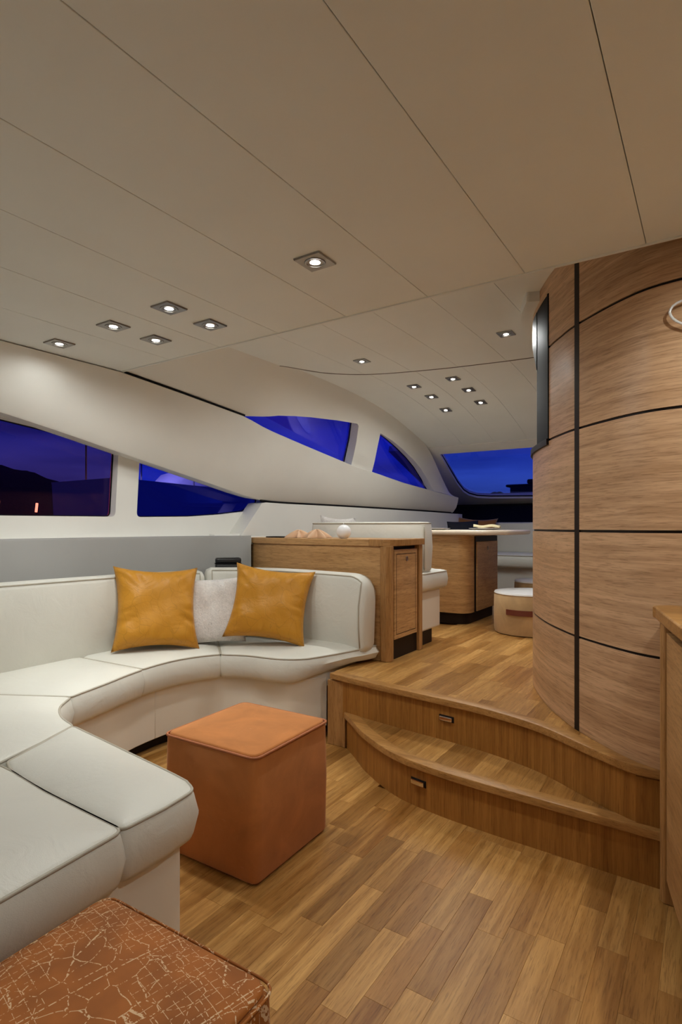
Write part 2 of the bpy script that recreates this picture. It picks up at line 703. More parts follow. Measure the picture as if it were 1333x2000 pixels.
def loft(name, rings, mat, parent=None, cap=True, closed_ring=True, smooth=45, origin=None):
    n = len(rings[0])
    verts = [v for r_ in rings for v in r_]
    faces = []
    for i in range(len(rings) - 1):
        for k in range(n if closed_ring else n - 1):
            a, b = i * n, (i + 1) * n
            faces.append((a + k, a + (k + 1) % n, b + (k + 1) % n, b + k))
    if cap and closed_ring:
        faces.append(tuple(range(n)))
        faces.append(tuple((len(rings) - 1) * n + k for k in range(n)))
    o = mesh_obj(name, verts, faces, mat, parent, origin=origin)
    if smooth:
        smooth_by_angle(o, smooth)
    return o


def lathe(name, prof, center, mat, parent=None, seg=32, origin=None):
    cx, cy, cz = center
    verts, faces = [], []
    for r_, z in prof:
        for k in range(seg):
            a = 2 * math.pi * k / seg
            verts.append((cx + r_ * math.cos(a), cy + r_ * math.sin(a), cz + z))
    for i in range(len(prof) - 1):
        for k in range(seg):
            a, b = i * seg, (i + 1) * seg
            faces.append((a + k, a + (k + 1) % seg, b + (k + 1) % seg, b + k))
    faces.append(tuple(range(seg)))
    faces.append(tuple((len(prof) - 1) * seg + k for k in range(seg)))
    o = mesh_obj(name, verts, faces, mat, parent, origin=origin)
    return smooth_by_angle(o, 50)


def seg_dist(p, a, b):
    d = b - a
    L = d.length_squared
    t = 0 if L < 1e-12 else max(0.0, min(1.0, (p - a).dot(d) / L))
    return (a + d * t - p).length


def in_poly(p, poly):
    c = False
    n = len(poly)
    for i in range(n):
        a, b = poly[i - 1], poly[i]
        if (a[1] > p[1]) != (b[1] > p[1]):
            if p[0] < (b[0] - a[0]) * (p[1] - a[1]) / (b[1] - a[1]) + a[0]:
                c = not c
    return c


def sheet(name, outline, holes, fmap, thick, mat, parent=None, grid=(20, 8), origin=None):
    """a bent wall panel: outline and openings in (u, v), fmap puts (u, v, depth) in the room"""
    pts, edges = [], []
    us = [p[0] for p in outline]
    vs = [p[1] for p in outline]
    du, dv = (max(us) - min(us)) / grid[0] * 1.01, (max(vs) - min(vs)) / grid[1] * 1.01

    def fine(loop):
        out = []
        for i in range(len(loop)):
            a, b = loop[i], loop[(i + 1) % len(loop)]
            k = max(1, math.ceil(max(abs(b[0] - a[0]) / du, abs(b[1] - a[1]) / dv)))
            out += [(a[0] + (b[0] - a[0]) * j / k, a[1] + (b[1] - a[1]) * j / k) for j in range(k)]
        return out
    outline = fine(outline)
    holes = [fine(h) for h in holes]
    for loop in [outline] + holes:
        s = len(pts)
        pts += [Vector(p) for p in loop]
        edges += [(s + i, s + (i + 1) % len(loop)) for i in range(len(loop))]
    for i in range(1, grid[0]):
        for j in range(1, grid[1]):
            q = (min(us) + (max(us) - min(us)) * i / grid[0], min(vs) + (max(vs) - min(vs)) * j / grid[1])
            if in_poly(q, outline) and not any(in_poly(q, h) for h in holes):
                pts.append(Vector(q))
    res = delaunay_2d_cdt(pts, edges, [], 0, 1e-9)
    V, F = res[0], res[2]
    keep = []
    for f in F:
        cx = sum(V[i].x for i in f) / len(f)
        cy = sum(V[i].y for i in f) / len(f)
        if in_poly((cx, cy), outline) and not any(in_poly((cx, cy), h) for h in holes):
            keep.append(tuple(f))
    n = len(V)
    verts = [fmap(p.x, p.y, 0.0) for p in V] + [fmap(p.x, p.y, thick) for p in V]
    faces = list(keep) + [tuple(n + i for i in reversed(f)) for f in keep]
    cnt = {}
    for f in keep:
        for i in range(len(f)):
            a, b = f[i], f[(i + 1) % len(f)]
            cnt[(a, b)] = cnt.get((a, b), 0) + 1
    for (a, b) in cnt:
        if (b, a) not in cnt:
            faces.append((b, a, n + a, n + b))
    o = mesh_obj(name, verts, faces, mat, parent, origin=origin)
    return smooth_by_angle(o, 30)


def interp(x, pts):
    if x <= pts[0][0]:
        return pts[0][1]
    for (a, va), (b, vb) in zip(pts, pts[1:]):
        if x <= b:
            return va + (vb - va) * (x - a) / (b - a)
    return pts[-1][1]


def smooth_table(pts, per=6):
    """denser, smoothed copy of an (x, value) table"""
    return [(p.x, p.y) for p in catmull([(a, b) for a, b in pts], per)]


# ================================================================== SETTING
# ------------------------------------------------------------------ floors
UP = 0.36              # raised floor level
STEP2 = [(-1.62, 2.362), (-1.48, 2.335), (-1.17, 2.292), (-0.95, 2.268), (-0.76, 2.238), (-0.54, 2.165),
         (-0.335, 2.035), (-0.215, 1.968), (-0.12, 1.962)]
STEP1 = [(-1.53, 2.352), (-1.42, 2.262), (-1.305, 2.166), (-1.10, 2.045), (-0.905, 1.995), (-0.687, 1.973),
         (-0.495, 1.965), (-0.325, 1.957), (-0.12, 1.95)]
C2 = [(p.x, p.y) for p in catmull(STEP2, 5)]
C1 = [(p.x, p.y) for p in catmull(STEP1, 5)]


def g2(x):
    return interp(x, C2)


def g1(x):
    return interp(x, C1)


floor_low = box('floor_lower', -3.05, 1.68, -2.6, 2.9, -0.06, -0.012, 'nosing')
tag(floor_low, 'light oak parquet floor of the lower saloon', 'floor', kind='structure')
up_poly = [(x, y + 0.045) for x, y in C2] + [(1.68, 2.0), (1.68, 6.95), (-3.0, 6.95), (-3.0, 2.95), (-1.62, 2.72)]
floor_up = prism('floor_upper', up_poly, 0.0, UP - 0.012, 'nosing')
tag(floor_up, 'light oak parquet floor of the raised dining area', 'floor', kind='structure')

PLANK_CACHE = {}


def plank_mesh(w, l, t=0.011, ch=0.0005):
    key = (round(w, 4), round(l, 3))
    if key in PLANK_CACHE:
        return PLANK_CACHE[key]
    g = 0.0001
    x0, x1, y0, y1 = g, w - g, g, l - g
    v = [(x0, y0, -t), (x1, y0, -t), (x1, y1, -t), (x0, y1, -t),
         (x0, y0, -ch), (x1, y0, -ch), (x1, y1, -ch), (x0, y1, -ch),
         (x0 + ch, y0 + ch, 0), (x1 - ch, y0 + ch, 0), (x1 - ch, y1 - ch, 0), (x0 + ch, y1 - ch, 0)]
    f = [(3, 2, 1, 0), (8, 9, 10, 11)]
    for b in (0, 4):
        for i in range(4):
            f.append((b + i, b + (i + 1) % 4, b + 4 + (i + 1) % 4, b + 4 + i))
    me = bpy.data.meshes.new('plank')
    me.from_pydata(v, [], f)
    me.materials.append(M['plank'])
    PLANK_CACHE[key] = me
    return me


def plank_obj(me, parent, x, y, z):
    o = link(bpy.data.objects.new('plank', me))
    o.parent = parent
    o.location = (x, y, z)
    return o


def clipped_plank(parent, x0, x1, y0, y1, z, low, mat='plank'):
    """plank whose near end follows the curved edge low(x)"""
    n = 5
    xs = [x0 + (x1 - x0) * i / (n - 1) for i in range(n)]
    lo = [max(y0, low(x)) for x in xs]
    if max(y1 - v for v in lo) < 0.004:
        return None
    hi = [max(y1, v + 0.001) for v in lo]
    base = (x0, y0, z)
    g = 0.00025
    ring = [(x, v + g) for x, v in zip(xs, lo)] + [(x, v - g) for x, v in zip(reversed(xs), reversed(hi))]
    ring[0] = (ring[0][0] + g, ring[0][1])
    m_ = len(ring)
    v = [(p[0] - x0, p[1] - y0, -0.011) for p in ring] + [(p[0] - x0, p[1] - y0, 0) for p in ring]
    f = [(i, (i + 1) % m_, m_ + (i + 1) % m_, m_ + i) for i in range(m_)]
    for i in range(n - 1):
        a, b, c, d = i, i + 1, m_ - 2 - i, m_ - 1 - i
        f.append((m_ + a, m_ + b, m_ + c, m_ + d))
        f.append((d, c, b, a))
    me = bpy.data.meshes.new('plank')
    me.from_pydata(v, [], f)
    me.materials.append(M[mat])
    return plank_obj(me, parent, *base)


PW = 0.072
LENS = (0.24, 0.30, 0.36, 0.42, 0.50)
rest_v, rest_f = [], []


def rest_plank(x, y, w, l, z):
    s = len(rest_v)
    g = 0.0003
    for zz in (z - 0.011, z):
        for a, b in ((g, g), (w - g, g), (w - g, l - g), (g, l - g)):
            rest_v.append((x + a, y + b, zz))
    rest_f.extend([(s + 4, s + 5, s + 6, s + 7), (s, s + 1, s + 5, s + 4), (s + 1, s + 2, s + 6, s + 5),
                   (s + 2, s + 3, s + 7, s + 6), (s + 3, s, s + 4, s + 7)])


xi = -2.34
while xi < 1.6:
    y = 0.42 - random.random() * 0.4
    while y < 2.40:
        l = random.choice(LENS)
        front = g1(xi + PW) + 0.03 if xi > -1.56 else 2.42
        ok = y < front and not (y + l < 0.5) and xi < 0.12 and not (y + l < 0.95 and xi < -1.1)
        if ok:
            plank_obj(plank_mesh(PW, l), floor_low, xi, y, 0.0)
        elif y < front:
            rest_plank(xi, y, PW, l, 0.0)
        y += l
    xi += PW
for k in range(56):
    xx = -2.34 + k * PW
    y = -2.55
    while y < 0.0:
        l = random.choice(LENS)
        rest_plank(xx, y, PW, min(l, 0.02 - y), 0.0)
        y += l
o = mesh_obj('parquet_remainder', rest_v, rest_f, 'plank', floor_low)
tag(o, kind='stuff')

xi = -1.62
while xi < -0.36:
    low = lambda x: g2(x) + 0.044
    y = 1.95 - random.random() * 0.4
    while y < 5.6:
        l = random.choice(LENS)
        x1 = min(xi + PW, -0.12)
        far = 5.6 if xi < -0.75 else (2.9 if xi < -0.6 else 2.5)
        if y < far and y + l > low(xi) - 0.02:
            if y > max(low(xi), low(x1), low((xi + x1) / 2)):
                plank_obj(plank_mesh(PW, l), floor_up, xi, y, UP)
            else:
                clipped_plank(floor_up, xi, x1, y, y + l, UP, low)
        y += l
    xi += PW
while xi < -0.13:
    clipped_plank(floor_up, xi, min(xi + PW, -0.12), 1.9, 2.3, UP, lambda x: g2(x) + 0.044)
    xi += PW


# ------------------------------------------------------------------ curved steps
def nosing(name, curve, ztop, parent, depth=0.055, h=0.036, xr=None):
    rings = []
    pts = [Vector(p) for p in curve]
    for i, p in enumerate(pts):
        a = pts[max(i - 1, 0)]
        b = pts[min(i + 1, len(pts) - 1)]
        t = (b - a).normalized()
        nrm = Vector((-t.y, t.x))
        prof = [(0.003, -h), (0.0, -h + 0.003), (0.0, -0.004), (0.0012, -0.0012), (0.004, 0.0), (depth - 0.001, 0.0), (depth - 0.001, -h)]
        rings.append([(p.x + nrm.x * d, p.y + nrm.y * d, ztop + z) for d, z in prof])
    return loft(name, rings, 'nosing', parent, smooth=28)


def riser(name, curve, z0, z1, off, parent):
    pts = [Vector(p) for p in curve]
    rings = []
    for i, p in enumerate(pts):
        t = (pts[min(i + 1, len(pts) - 1)] - pts[max(i - 1, 0)]).normalized()
        nrm = Vector((-t.y, t.x))
        q, s = p + nrm * off, p + nrm * (off + 0.02)
        rings.append([(q.x, q.y, z0), (q.x, q.y, z1), (s.x, s.y, z1), (s.x, s.y, z0)])
    return loft(name, rings, 'riser', parent, smooth=40)


def pull(x, curve_fn, z, parent):
    """small chrome drawer pull on a riser"""
    d = 0.004
    y = curve_fn(x)
    ang = math.atan2(curve_fn(x + 0.05) - curve_fn(x - 0.05), 0.1)
    base = LOC[parent]
    pr = parent
    L, T = 0.030, 0.009
    vs = []
    for k, (w, dep, hh) in enumerate(((L, 0.012, T),)):
        for dx, dy, dz in [(a, b, c) for c in (-hh, hh) for b in (-dep, 0.014) for a in (-w, w)]:
            vs.append((x + dx * math.cos(ang) - dy * math.sin(ang), y + dx * math.sin(ang) + dy * math.cos(ang), z + dz))
    f = [(0, 1, 3, 2), (4, 6, 7, 5), (0, 4, 5, 1), (2, 3, 7, 6), (0, 2, 6, 4), (1, 5, 7, 3)]
    o = mesh_obj('drawer_pull', vs, f, 'chrome', pr)
    bevel(o, 0.003, 2)
    # dark finger recess around it
    vs2 = []
    for dx, dy, dz in [(a, b, c) for c in (-0.013, 0.013) for b in (-0.001, 0.01) for a in (-0.036, 0.036)]:
        vs2.append((x + dx * math.cos(ang) - dy * math.sin(ang), y + dx * math.sin(ang) + dy * math.cos(ang), z + dz))
    mesh_obj('recess', vs2, f, 'wenge', o)
    return o


st1 = thing('stair_step', (-0.8, 2.0, 0), 'lower curved oak step standing on the saloon floor', 'step')
riser('riser', C1, 0.0, 0.151, 0.016, st1)
nosing('nosing', C1, 0.1805, st1, h=0.029)
tr_poly = [(x, y + 0.05) for x, y in C1] + [(x, y + 0.03) for x, y in reversed(C2) if x > -1.5]
xx = -1.50
while xx < -0.14:
    w = random.choice((0.075, 0.09, 0.105, 0.12))
    x1 = min(xx + w, -0.122)
    n = 5
    xs = [xx + (x1 - xx) * i / (n - 1) for i in range(n)]
    lo = [g1(x) + 0.052 for x in xs]
    hi = [max(g2(x) + 0.016, l_ + 0.001) for x, l_ in zip(xs, lo)]
    if max(h_ - l_ for h_, l_ in zip(hi, lo)) > 0.003:
        ring = list(zip(xs, lo)) + list(zip(reversed(xs), reversed(hi)))
        m_ = len(ring)
        v = [(p[0], p[1], 0.165) for p in ring] + [(p[0], p[1], 0.179) for p in ring]
        f = [(i, (i + 1) % m_, m_ + (i + 1) % m_, m_ + i) for i in range(m_)]
        for i in range(n - 1):
            f.append((m_ + i, m_ + i + 1, m_ + m_ - 2 - i, m_ + m_ - 1 - i))
        mesh_obj('tread_plank', v, f, 'plank', st1)
    xx += w + 0.0006
pull(-0.965, lambda x: g1(x) + 0.016, 0.098, st1)

st2 = thing('stair_step', (-0.8, 2.2, 0.18), 'upper curved oak step edging the raised floor', 'step')
riser('riser', C2, 0.15, 0.331, 0.016, st2)
nosing('nosing', C2, UP + 0.001, st2, h=0.029)
pull(-0.958, lambda x: g2(x) + 0.016, 0.275, st2)
box('end_block', -0.20, -0.12, 1.975, 2.02, 0.17, 0.325, 'riser', st2)
box('side_post', -1.635, -1.53, 2.362, 2.40, 0.0, 0.325, 'post', st2, 0.003)

# ------------------------------------------------------------------ curved oak wall (drum)
DRUM = [(0.85, 2.03), (0.40, 1.975), (0.10, 1.955), (-0.05, 1.955), (-0.175, 1.983), (-0.30, 2.078), (-0.423, 2.203),
        (-0.485, 2.288), (-0.559, 2.402), (-0.636, 2.55), (-0.70, 2.70), (-0.737, 2.85), (-0.748, 3.0), (-0.73, 3.3),
        (-0.64, 3.65), (-0.45, 4.0), (-0.1, 4.3)]
DP = catmull(DRUM, 10)
acc = [0.0]
for a, b in zip(DP, DP[1:]):
    acc.append(acc[-1] + (b - a).length)


def drum_at(s, off=0.0):
    """point on the drum at arc length s, off metres proud of its face"""
    s = min(max(s, 0), acc[-1] - 1e-6)
    for i in range(len(acc) - 1):
        if acc[i + 1] >= s:
            t = (s - acc[i]) / max(acc[i + 1] - acc[i], 1e-9)
            p = DP[i].lerp(DP[i + 1], t)
            a, b = DP[max(i - 1, 0)], DP[min(i + 2, len(DP) - 1)]
            d = (b - a).normalized()
            return p + Vector((d.y * -1, d.x)) * -off if False else p + Vector((-d.y, d.x)) * (-off)
    return DP[-1]


def drum_s(x, y):
    best = min(range(len(DP)), key=lambda i: (DP[i] - Vector((x, y))).length)
    return acc[best]


# outward side of the path: away from the drum's middle
_c = Vector((0.4, 3.1))
_t = drum_at(drum_s(-0.42, 2.2), 0.05)
SIGN = 1.0 if (_t - _c).length > (drum_at(drum_s(-0.42, 2.2)) - _c).length else -1.0
S_STRIP = drum_s(-0.413, 2.192)
S_OPEN = drum_s(-0.565, 2.412)
S_JAMB = drum_s(-0.655, 2.59)
S_END = acc[-1]
wall_c = thing('wall_curved', (0.0, 2.9, UP), 'curved oak panelled wall with black seams beside the steps', 'wall', kind='structure')


def drum_band(name, s0, s1, z0, z1, mat, o0, o1, parent, step=0.04):
    n = max(2, int((s1 - s0) / step) + 1)
    rings = []
    for i in range(n + 1):
        s = s0 + (s1 - s0) * i / n
        a, b = drum_at(s, SIGN * o1), drum_at(s, SIGN * o0)
        rings.append([(a.x, a.y, z0), (a.x, a.y, z1), (b.x, b.y, z1), (b.x, b.y, z0)])
    return loft(name, rings, mat, parent, smooth=30)


ROWS = [(UP + 0.001, 0.701), (0.701, 1.085), (1.085, 1.457), (1.457, 1.836), (1.836, 2.135)]
G = 0.0045
for k, (z0, z1) in enumerate(ROWS):
    a0 = z0 if k == 0 else z0 + G
    a1 = z1 - G if k < 4 else z1
    drum_band('wall_panel', 0.05, S_STRIP - 0.015, a0, a1, 'drum', -0.03, 0.0, wall_c)
    if k < 3:
        drum_band('wall_panel', S_STRIP + 0.015, S_END, a0, a1, 'drum', -0.03, 0.0, wall_c)
    elif k == 3:
        drum_band('wall_panel', S_STRIP + 0.015, S_OPEN - 0.012, a0, a1, 'drum', -0.03, 0.0, wall_c)
    else:
        drum_band('wall_panel', S_STRIP + 0.015, S_OPEN - 0.012, a0, a1, 'drum', -0.03, 0.0, wall_c)
        drum_band('wall_panel', S_OPEN - 0.011, S_END, 2.06, a1, 'drum', -0.03, 0.0, wall_c)
drum_band('seam_backing', 0.05, S_OPEN - 0.012, UP + 0.01, 2.13, 'wenge', -0.045, -0.006, wall_c)
drum_band('seam_backing', S_OPEN - 0.011, S_END, UP + 0.01, 1.452, 'wenge', -0.045, -0.006, wall_c)
drum_band('vertical_strip', S_STRIP - 0.0145, S_STRIP + 0.0145, UP + 0.001, 2.135, 'wenge', -0.03, 0.001, wall_c)
# opening with a black liner: jamb, broad rounded corner, sill
drum_band('jamb', S_OPEN - 0.010, S_OPEN + 0.004, 1.452, 2.058, 'black', -0.05, 0.004, wall_c)
rings = []
for i in range(13):
    s = S_OPEN + 0.004 + (S_JAMB - S_OPEN - 0.004) * i / 12
    a, b = drum_at(s, SIGN * 0.0), drum_at(s, SIGN * -0.05)
    rings.append([(a.x, a.y, 1.455), (a.x, a.y, 2.058), (b.x, b.y, 2.058), (b.x, b.y, 1.455)])
loft('liner', rings, 'black', wall_c, smooth=30)
rings = []
S_SIL = drum_s(-0.742, 2.90)
for i in range(15):
    t = i / 14
    s = S_JAMB + (S_SIL + 0.1 - S_JAMB) * t
    zlow = 1.80 + 0.245 * (1 - (1 - t) ** 2.2)
    a, b = drum_at(s, SIGN * 0.002), drum_at(s, SIGN * -0.05)
    rings.append([(a.x, a.y, zlow), (a.x, a.y, 2.058), (b.x, b.y, 2.058), (b.x, b.y, zlow)])
loft('liner_corner', rings, 'wenge', wall_c, smooth=30)
drum_band('sill', S_OPEN - 0.01, S_SIL + 0.5, 1.437, 1.462, 'wenge', -0.06, 0.010, wall_c)
drum_band('collar', S_JAMB - 0.06, S_END, 2.085, 2.14, 'ceiling', -0.02, 0.055, wall_c)
# bent steel ring handle
hs = drum_s(-0.075, 1.945)
pts = []
for k in range(28):
    a = 2 * math.pi * k / 28
    du = 0.052 * math.cos(a) * (1.0 if math.cos(a) < 0 else 1.5)
    dz = 0.043 * math.sin(a) + 0.018 * math.cos(a)
    p = drum_at(hs - 0.022 - du * -1 - 0.03, SIGN * (0.018 + 0.006 * math.cos(a)))
    pts.append((p.x, p.y, 1.718 + dz))
ring_h = thing('ring_handle', pts[0], 'thin steel ring handle fixed to the curved oak wall', 'handle')
tube('loop', pts, 0.0038, 'satin_steel', ring_h, closed=True)
p0 = drum_at(hs - 0.09, 0)
p1 = drum_at(hs - 0.09, SIGN * 0.02)
tube('mount', [(p0.x, p0.y, 1.718), (p1.x, p1.y, 1.718)], 0.008, 'chrome', ring_h, 10)

# ------------------------------------------------------------------ lower ceiling
CZ = 1.94
CEDGE = 1.908
ceil_low = box('ceiling_lower', -2.72, 1.68, -2.6, CEDGE - 0.004, CZ + 0.012, CZ + 0.05, 'backing')
tag(ceil_low, 'cream panelled ceiling over the lower saloon', 'ceiling', kind='structure')
CX = [-2.69, -2.28, -1.925, -1.575, -1.225, -0.87, -0.52, -0.165, 0.19, 0.545, 0.90, 1.25, 1.68]
for a, b in zip(CX, CX[1:]):
    o = box('ceiling_panel', a + 0.0009, b - 0.0009, -2.6, CEDGE, CZ, CZ + 0.03, 'ceiling', ceil_low, 0.0015)
box('edge_trim', -2.66, 1.68, CEDGE - 0.010, CEDGE + 0.001, CZ - 0.005, CZ + 0.02, 'ceiling', ceil_low, 0.002)
o = box('trim_1', -2.72, 1.68, CEDGE - 0.018, CEDGE - 0.0005, CZ + 0.0305, 2.16, 'ceiling')
tag(o, 'cream fascia above the front edge of the lower ceiling', 'trim', kind='structure')

# ------------------------------------------------------------------ forward ceiling, bending down to the windshield
RZ = smooth_table([(1.80, 2.126), (2.369, 2.127), (2.884, 2.130), (3.259, 2.128), (3.771, 2.107), (4.257, 2.051),
                   (4.742, 1.947), (5.11, 1.843)])


def roof_z(y):
    return interp(y, RZ)


SEAM = smooth_table([(-2.32, 2.80), (-2.284, 2.864), (-2.161, 3.12), (-1.91, 3.30), (-1.51, 3.41), (-1.19, 3.46),
                     (-0.87, 3.49), (0.0, 3.52), (1.7, 3.3)])
ceil_up = thing('ceiling_forward', (0, 0, 2.12), 'cream panelled ceiling curving down to the windshield', 'ceiling', kind='structure')
RX = [-2.335, -1.96, -1.66, -1.36, -1.06, -0.77, -0.47, -0.17, 0.13, 0.43, 0.73, 1.10, 1.68]


def roof_panel(xa, xb, front, drop):
    nx, ny = 5, 16
    top, bot = [], []
    for j in range(ny + 1):
        for i in range(nx + 1):
            x = xa + (xb - xa) * i / nx
            s = interp(x, SEAM)
            if front:
                y = s + 0.007 + (5.11 - s - 0.007) * j / ny
            else:
                y = 1.80 + (s - 0.007 - 1.80) * j / ny
            bot.append((x, y, roof_z(y) + drop))
            top.append((x, y, roof_z(y) + 0.03))
    n = len(bot)
    f = []
    for j in range(ny):
        for i in range(nx):
            a = j * (nx + 1) + i
            q = (a, a + 1, a + nx + 2, a + nx + 1)
            f.append(q)
            f.append(tuple(n + k for k in reversed(q)))
    rim = [i for i in range(nx + 1)] + [j * (nx + 1) + nx for j in range(1, ny + 1)] + \
          [ny * (nx + 1) + i for i in range(nx - 1, -1, -1)] + [j * (nx + 1) for j in range(ny - 1, 0, -1)]
    for a, b in zip(rim, rim[1:] + rim[:1]):
        f.append((a, b, n + b, n + a))
    o = mesh_obj('ceiling_panel', bot + top, f, 'ceiling', ceil_up)
    smooth_by_angle(o, 25)
    return o


for a, b in zip(RX, RX[1:]):
    roof_panel(a + 0.0009, b - 0.0009, False, 0.0)
    roof_panel(a + 0.0009, b - 0.0009, True, 0.014)
tube('seam_shade_line', [(x, y, roof_z(y) + 0.003) for x, y in SEAM if x > -2.33], 0.006, 'backing', ceil_up, 8)  # dark bead stands in for the shading along the panel step
nb = 20
vv, ff = [], []
for j in range(nb + 1):
    y = 1.80 + (5.14 - 1.80) * j / nb
    vv += [(-2.33, y, roof_z(y) + 0.035), (1.68, y, roof_z(y) + 0.035), (1.68, y, roof_z(y) + 0.05), (-2.33, y, roof_z(y) + 0.05)]
for j in range(nb):
    for k in range(4):
        ff.append((j * 4 + k, j * 4 + (k + 1) % 4, j * 4 + 4 + (k + 1) % 4, j * 4 + 4 + k))
mesh_obj('ceiling_backing', vv, ff, 'backing', ceil_up)

# ------------------------------------------------------------------ port side
# top edge of the sweeping beam (y, x, z) and its lower edge
BT = [(-2.6, -2.665, 1.939), (1.90, -2.665, 1.939), (2.279, -2.65, 1.903), (2.827, -2.627, 1.845), (3.041, -2.617, 1.79),
      (3.44, -2.589, 1.722), (4.047, -2.544, 1.622), (4.341, -2.505, 1.585), (4.803, -2.436, 1.517), (5.299, -2.347, 1.460),
      (5.72, -2.25, 1.412)]
BL = [(-2.6, -2.82, 1.78), (-0.6, -2.82, 1.76), (0.5, -2.82, 1.715), (1.0, -2.82, 1.68), (1.35, -2.82, 1.645), (1.652, -2.82, 1.592), (1.983, -2.82, 1.527),
      (2.64, -2.82, 1.402), (3.05, -2.82, 1.322), (3.23, -2.818, 1.294), (3.5, -2.80, 1.290), (3.963, -2.744, 1.288), (4.768, -2.588, 1.276),
      (5.356, -2.43, 1.263), (5.764, -2.287, 1.248)]


def bt(y):
    return interp(y, [(a, b) for a, b, c in BT]), interp(y, [(a, c) for a, b, c in BT])


def bl(y):
    return interp(y, [(a, b) for a, b, c in BL]), interp(y, [(a, c) for a, b, c in BL])


ys = [-2.6, -1.5, -0.6, 0.0] + [0.4 + 0.1 * i for i in range(54)]
ys = [y for y in ys if y <= 5.75]
rings = []
for y in ys:
    xt, zt = bt(y)
    xl, zl = bl(y)
    back = 0.16
    rings.append([(xl - back, y, zl + 0.02), (xl - 0.012, y, zl + 0.002), (xl, y, zl + 0.012),
                  (xl + (xt - xl) * 0.33 + 0.012, y, zl + (zt - zl) * 0.33),
                  (xl + (xt - xl) * 0.66 + 0.010, y, zl + (zt - zl) * 0.66), (xt, y, zt - 0.006), (xt - 0.01, y, zt),
                  (xt - back, y, zt + 0.0)])
beam = loft('trim_2', rings, 'wall', smooth=40)
tag(beam, 'sweeping cream side beam running down between the upper and lower windows', 'wall panel', kind='structure')

# lower window wall, set back behind the beam
WX = -2.955


def wmap(u, v, d):
    return (WX - d, u, v)


def rnd(pts, r=0.02):
    return [(p.x, p.y) for p in round_poly(pts, r, 4)]


W1 = rnd([(0.35, 1.150), (2.062, 1.160), (2.086, 1.555), (1.751, 1.612), (1.42, 1.645), (1.0, 1.70), (0.35, 1.74)], 0.03)
W2 = rnd([(2.211, 1.160), (2.647, 1.170), (2.928, 1.189), (3.19, 1.218), (3.345, 1.285), (3.36, 1.312), (2.781, 1.432), (2.233, 1.525)], 0.03)
o = sheet('wall_port', [(-2.6, 0.99), (3.62, 0.99), (3.62, 1.40), (1.95, 1.72), (1.2, 1.93), (-2.6, 1.93)], [W1, W2], wmap, 0.07, 'wall', None, (10, 4))
tag(o, 'cream port side wall with two lower windows', 'wall', kind='structure')


def window(name, loop, fmap, depth, label, gmat, parent_kind='structure', gr=0.006, cut=None):
    """pane plus black gasket around it"""
    p = fmap(*loop[0], depth)
    w = thing(name, p, label, 'window', kind='structure')
    sheet('pane', loop, [], lambda u, v, d: fmap(u, v, depth + d), 0.006, gmat, w, (16, 6))
    pts = [fmap(u, v, depth - 0.006) for u, v in loop]
    tube('gasket', pts, gr, 'black', w, 6, True)
    return w


window('window_1', W1, wmap, 0.060, 'long tinted side window behind the sofa, showing dark hillside', 'glass_aft')
window('window_2', W2, wmap, 0.060, 'pointed tinted side window above the sofa corner, showing a moored boat', 'glass_side')

# lower forward panel below the beam, its aft edge cut at a slant


def lmap(u, v, d):
    x = interp(u, [(a, b) for a, b, c in BL])
    return (x - 0.004 - d, u, v)


lp = [(2.975, 1.02), (5.9, 1.00), (5.9, 1.238)] + [(y, bl(y)[1] - 0.009) for y in (5.72, 5.356, 4.768, 4.3, 3.963, 3.5, 3.26)] + [(3.215, 1.278)]
o = sheet('wall_port_forward', lp, [], lmap, 0.14, 'wall', None, (24, 4))
bevel(o, 0.006, 2)
tag(o, 'smooth cream side panel behind the dining bench, slanted at one end', 'wall panel', kind='structure')
pts = [(bl(y)[0] - 0.008, y, bl(y)[1] - 0.002) for y in [3.2 + 0.13 * i for i in range(20)]]
o = tube('trim_3', pts, 0.0075, 'black')
tag(o, 'black seam below the sweeping side beam', 'trim', kind='structure')
o = sheet('wall_port_dining', [(2.75, UP - 0.1), (6.6, UP - 0.1), (6.6, 1.05), (2.75, 1.05)], [], lambda u, v, d: (lmap(u, v, 0)[0] - 0.02 - d, u, v), 0.05, 'wall', None, (20, 2))
tag(o, 'cream side wall low down behind the dining bench', 'wall', kind='structure')

# upper side wall with the two arched windows
RE = smooth_table([(1.80, 2.126), (2.369, 2.127), (2.884, 2.130), (3.259, 2.130), (3.771, 2.107), (4.257, 2.051),
                   (4.742, 1.947), (5.07, 1.832), (5.382, 1.60), (5.57, 1.47), (5.67, 1.42)])


def umap(u, v, d):
    xt, zt = bt(u)
    zr = interp(u, RE)
    xr = -2.30
    dx, dz = xr - xt, zr - zt
    L = math.hypot(dx, dz) or 1
    # outward normal (to port and up)
    nx, nz = -dz / L, dx / L
    if L < 0.12:
        nx, nz = -0.85, 0.5
    x = xt + (dx * v if v > 0 else 0.42 * v) - 0.012
    z = zt + dz * v
    return (x + nx * d, u, z + nz * d)


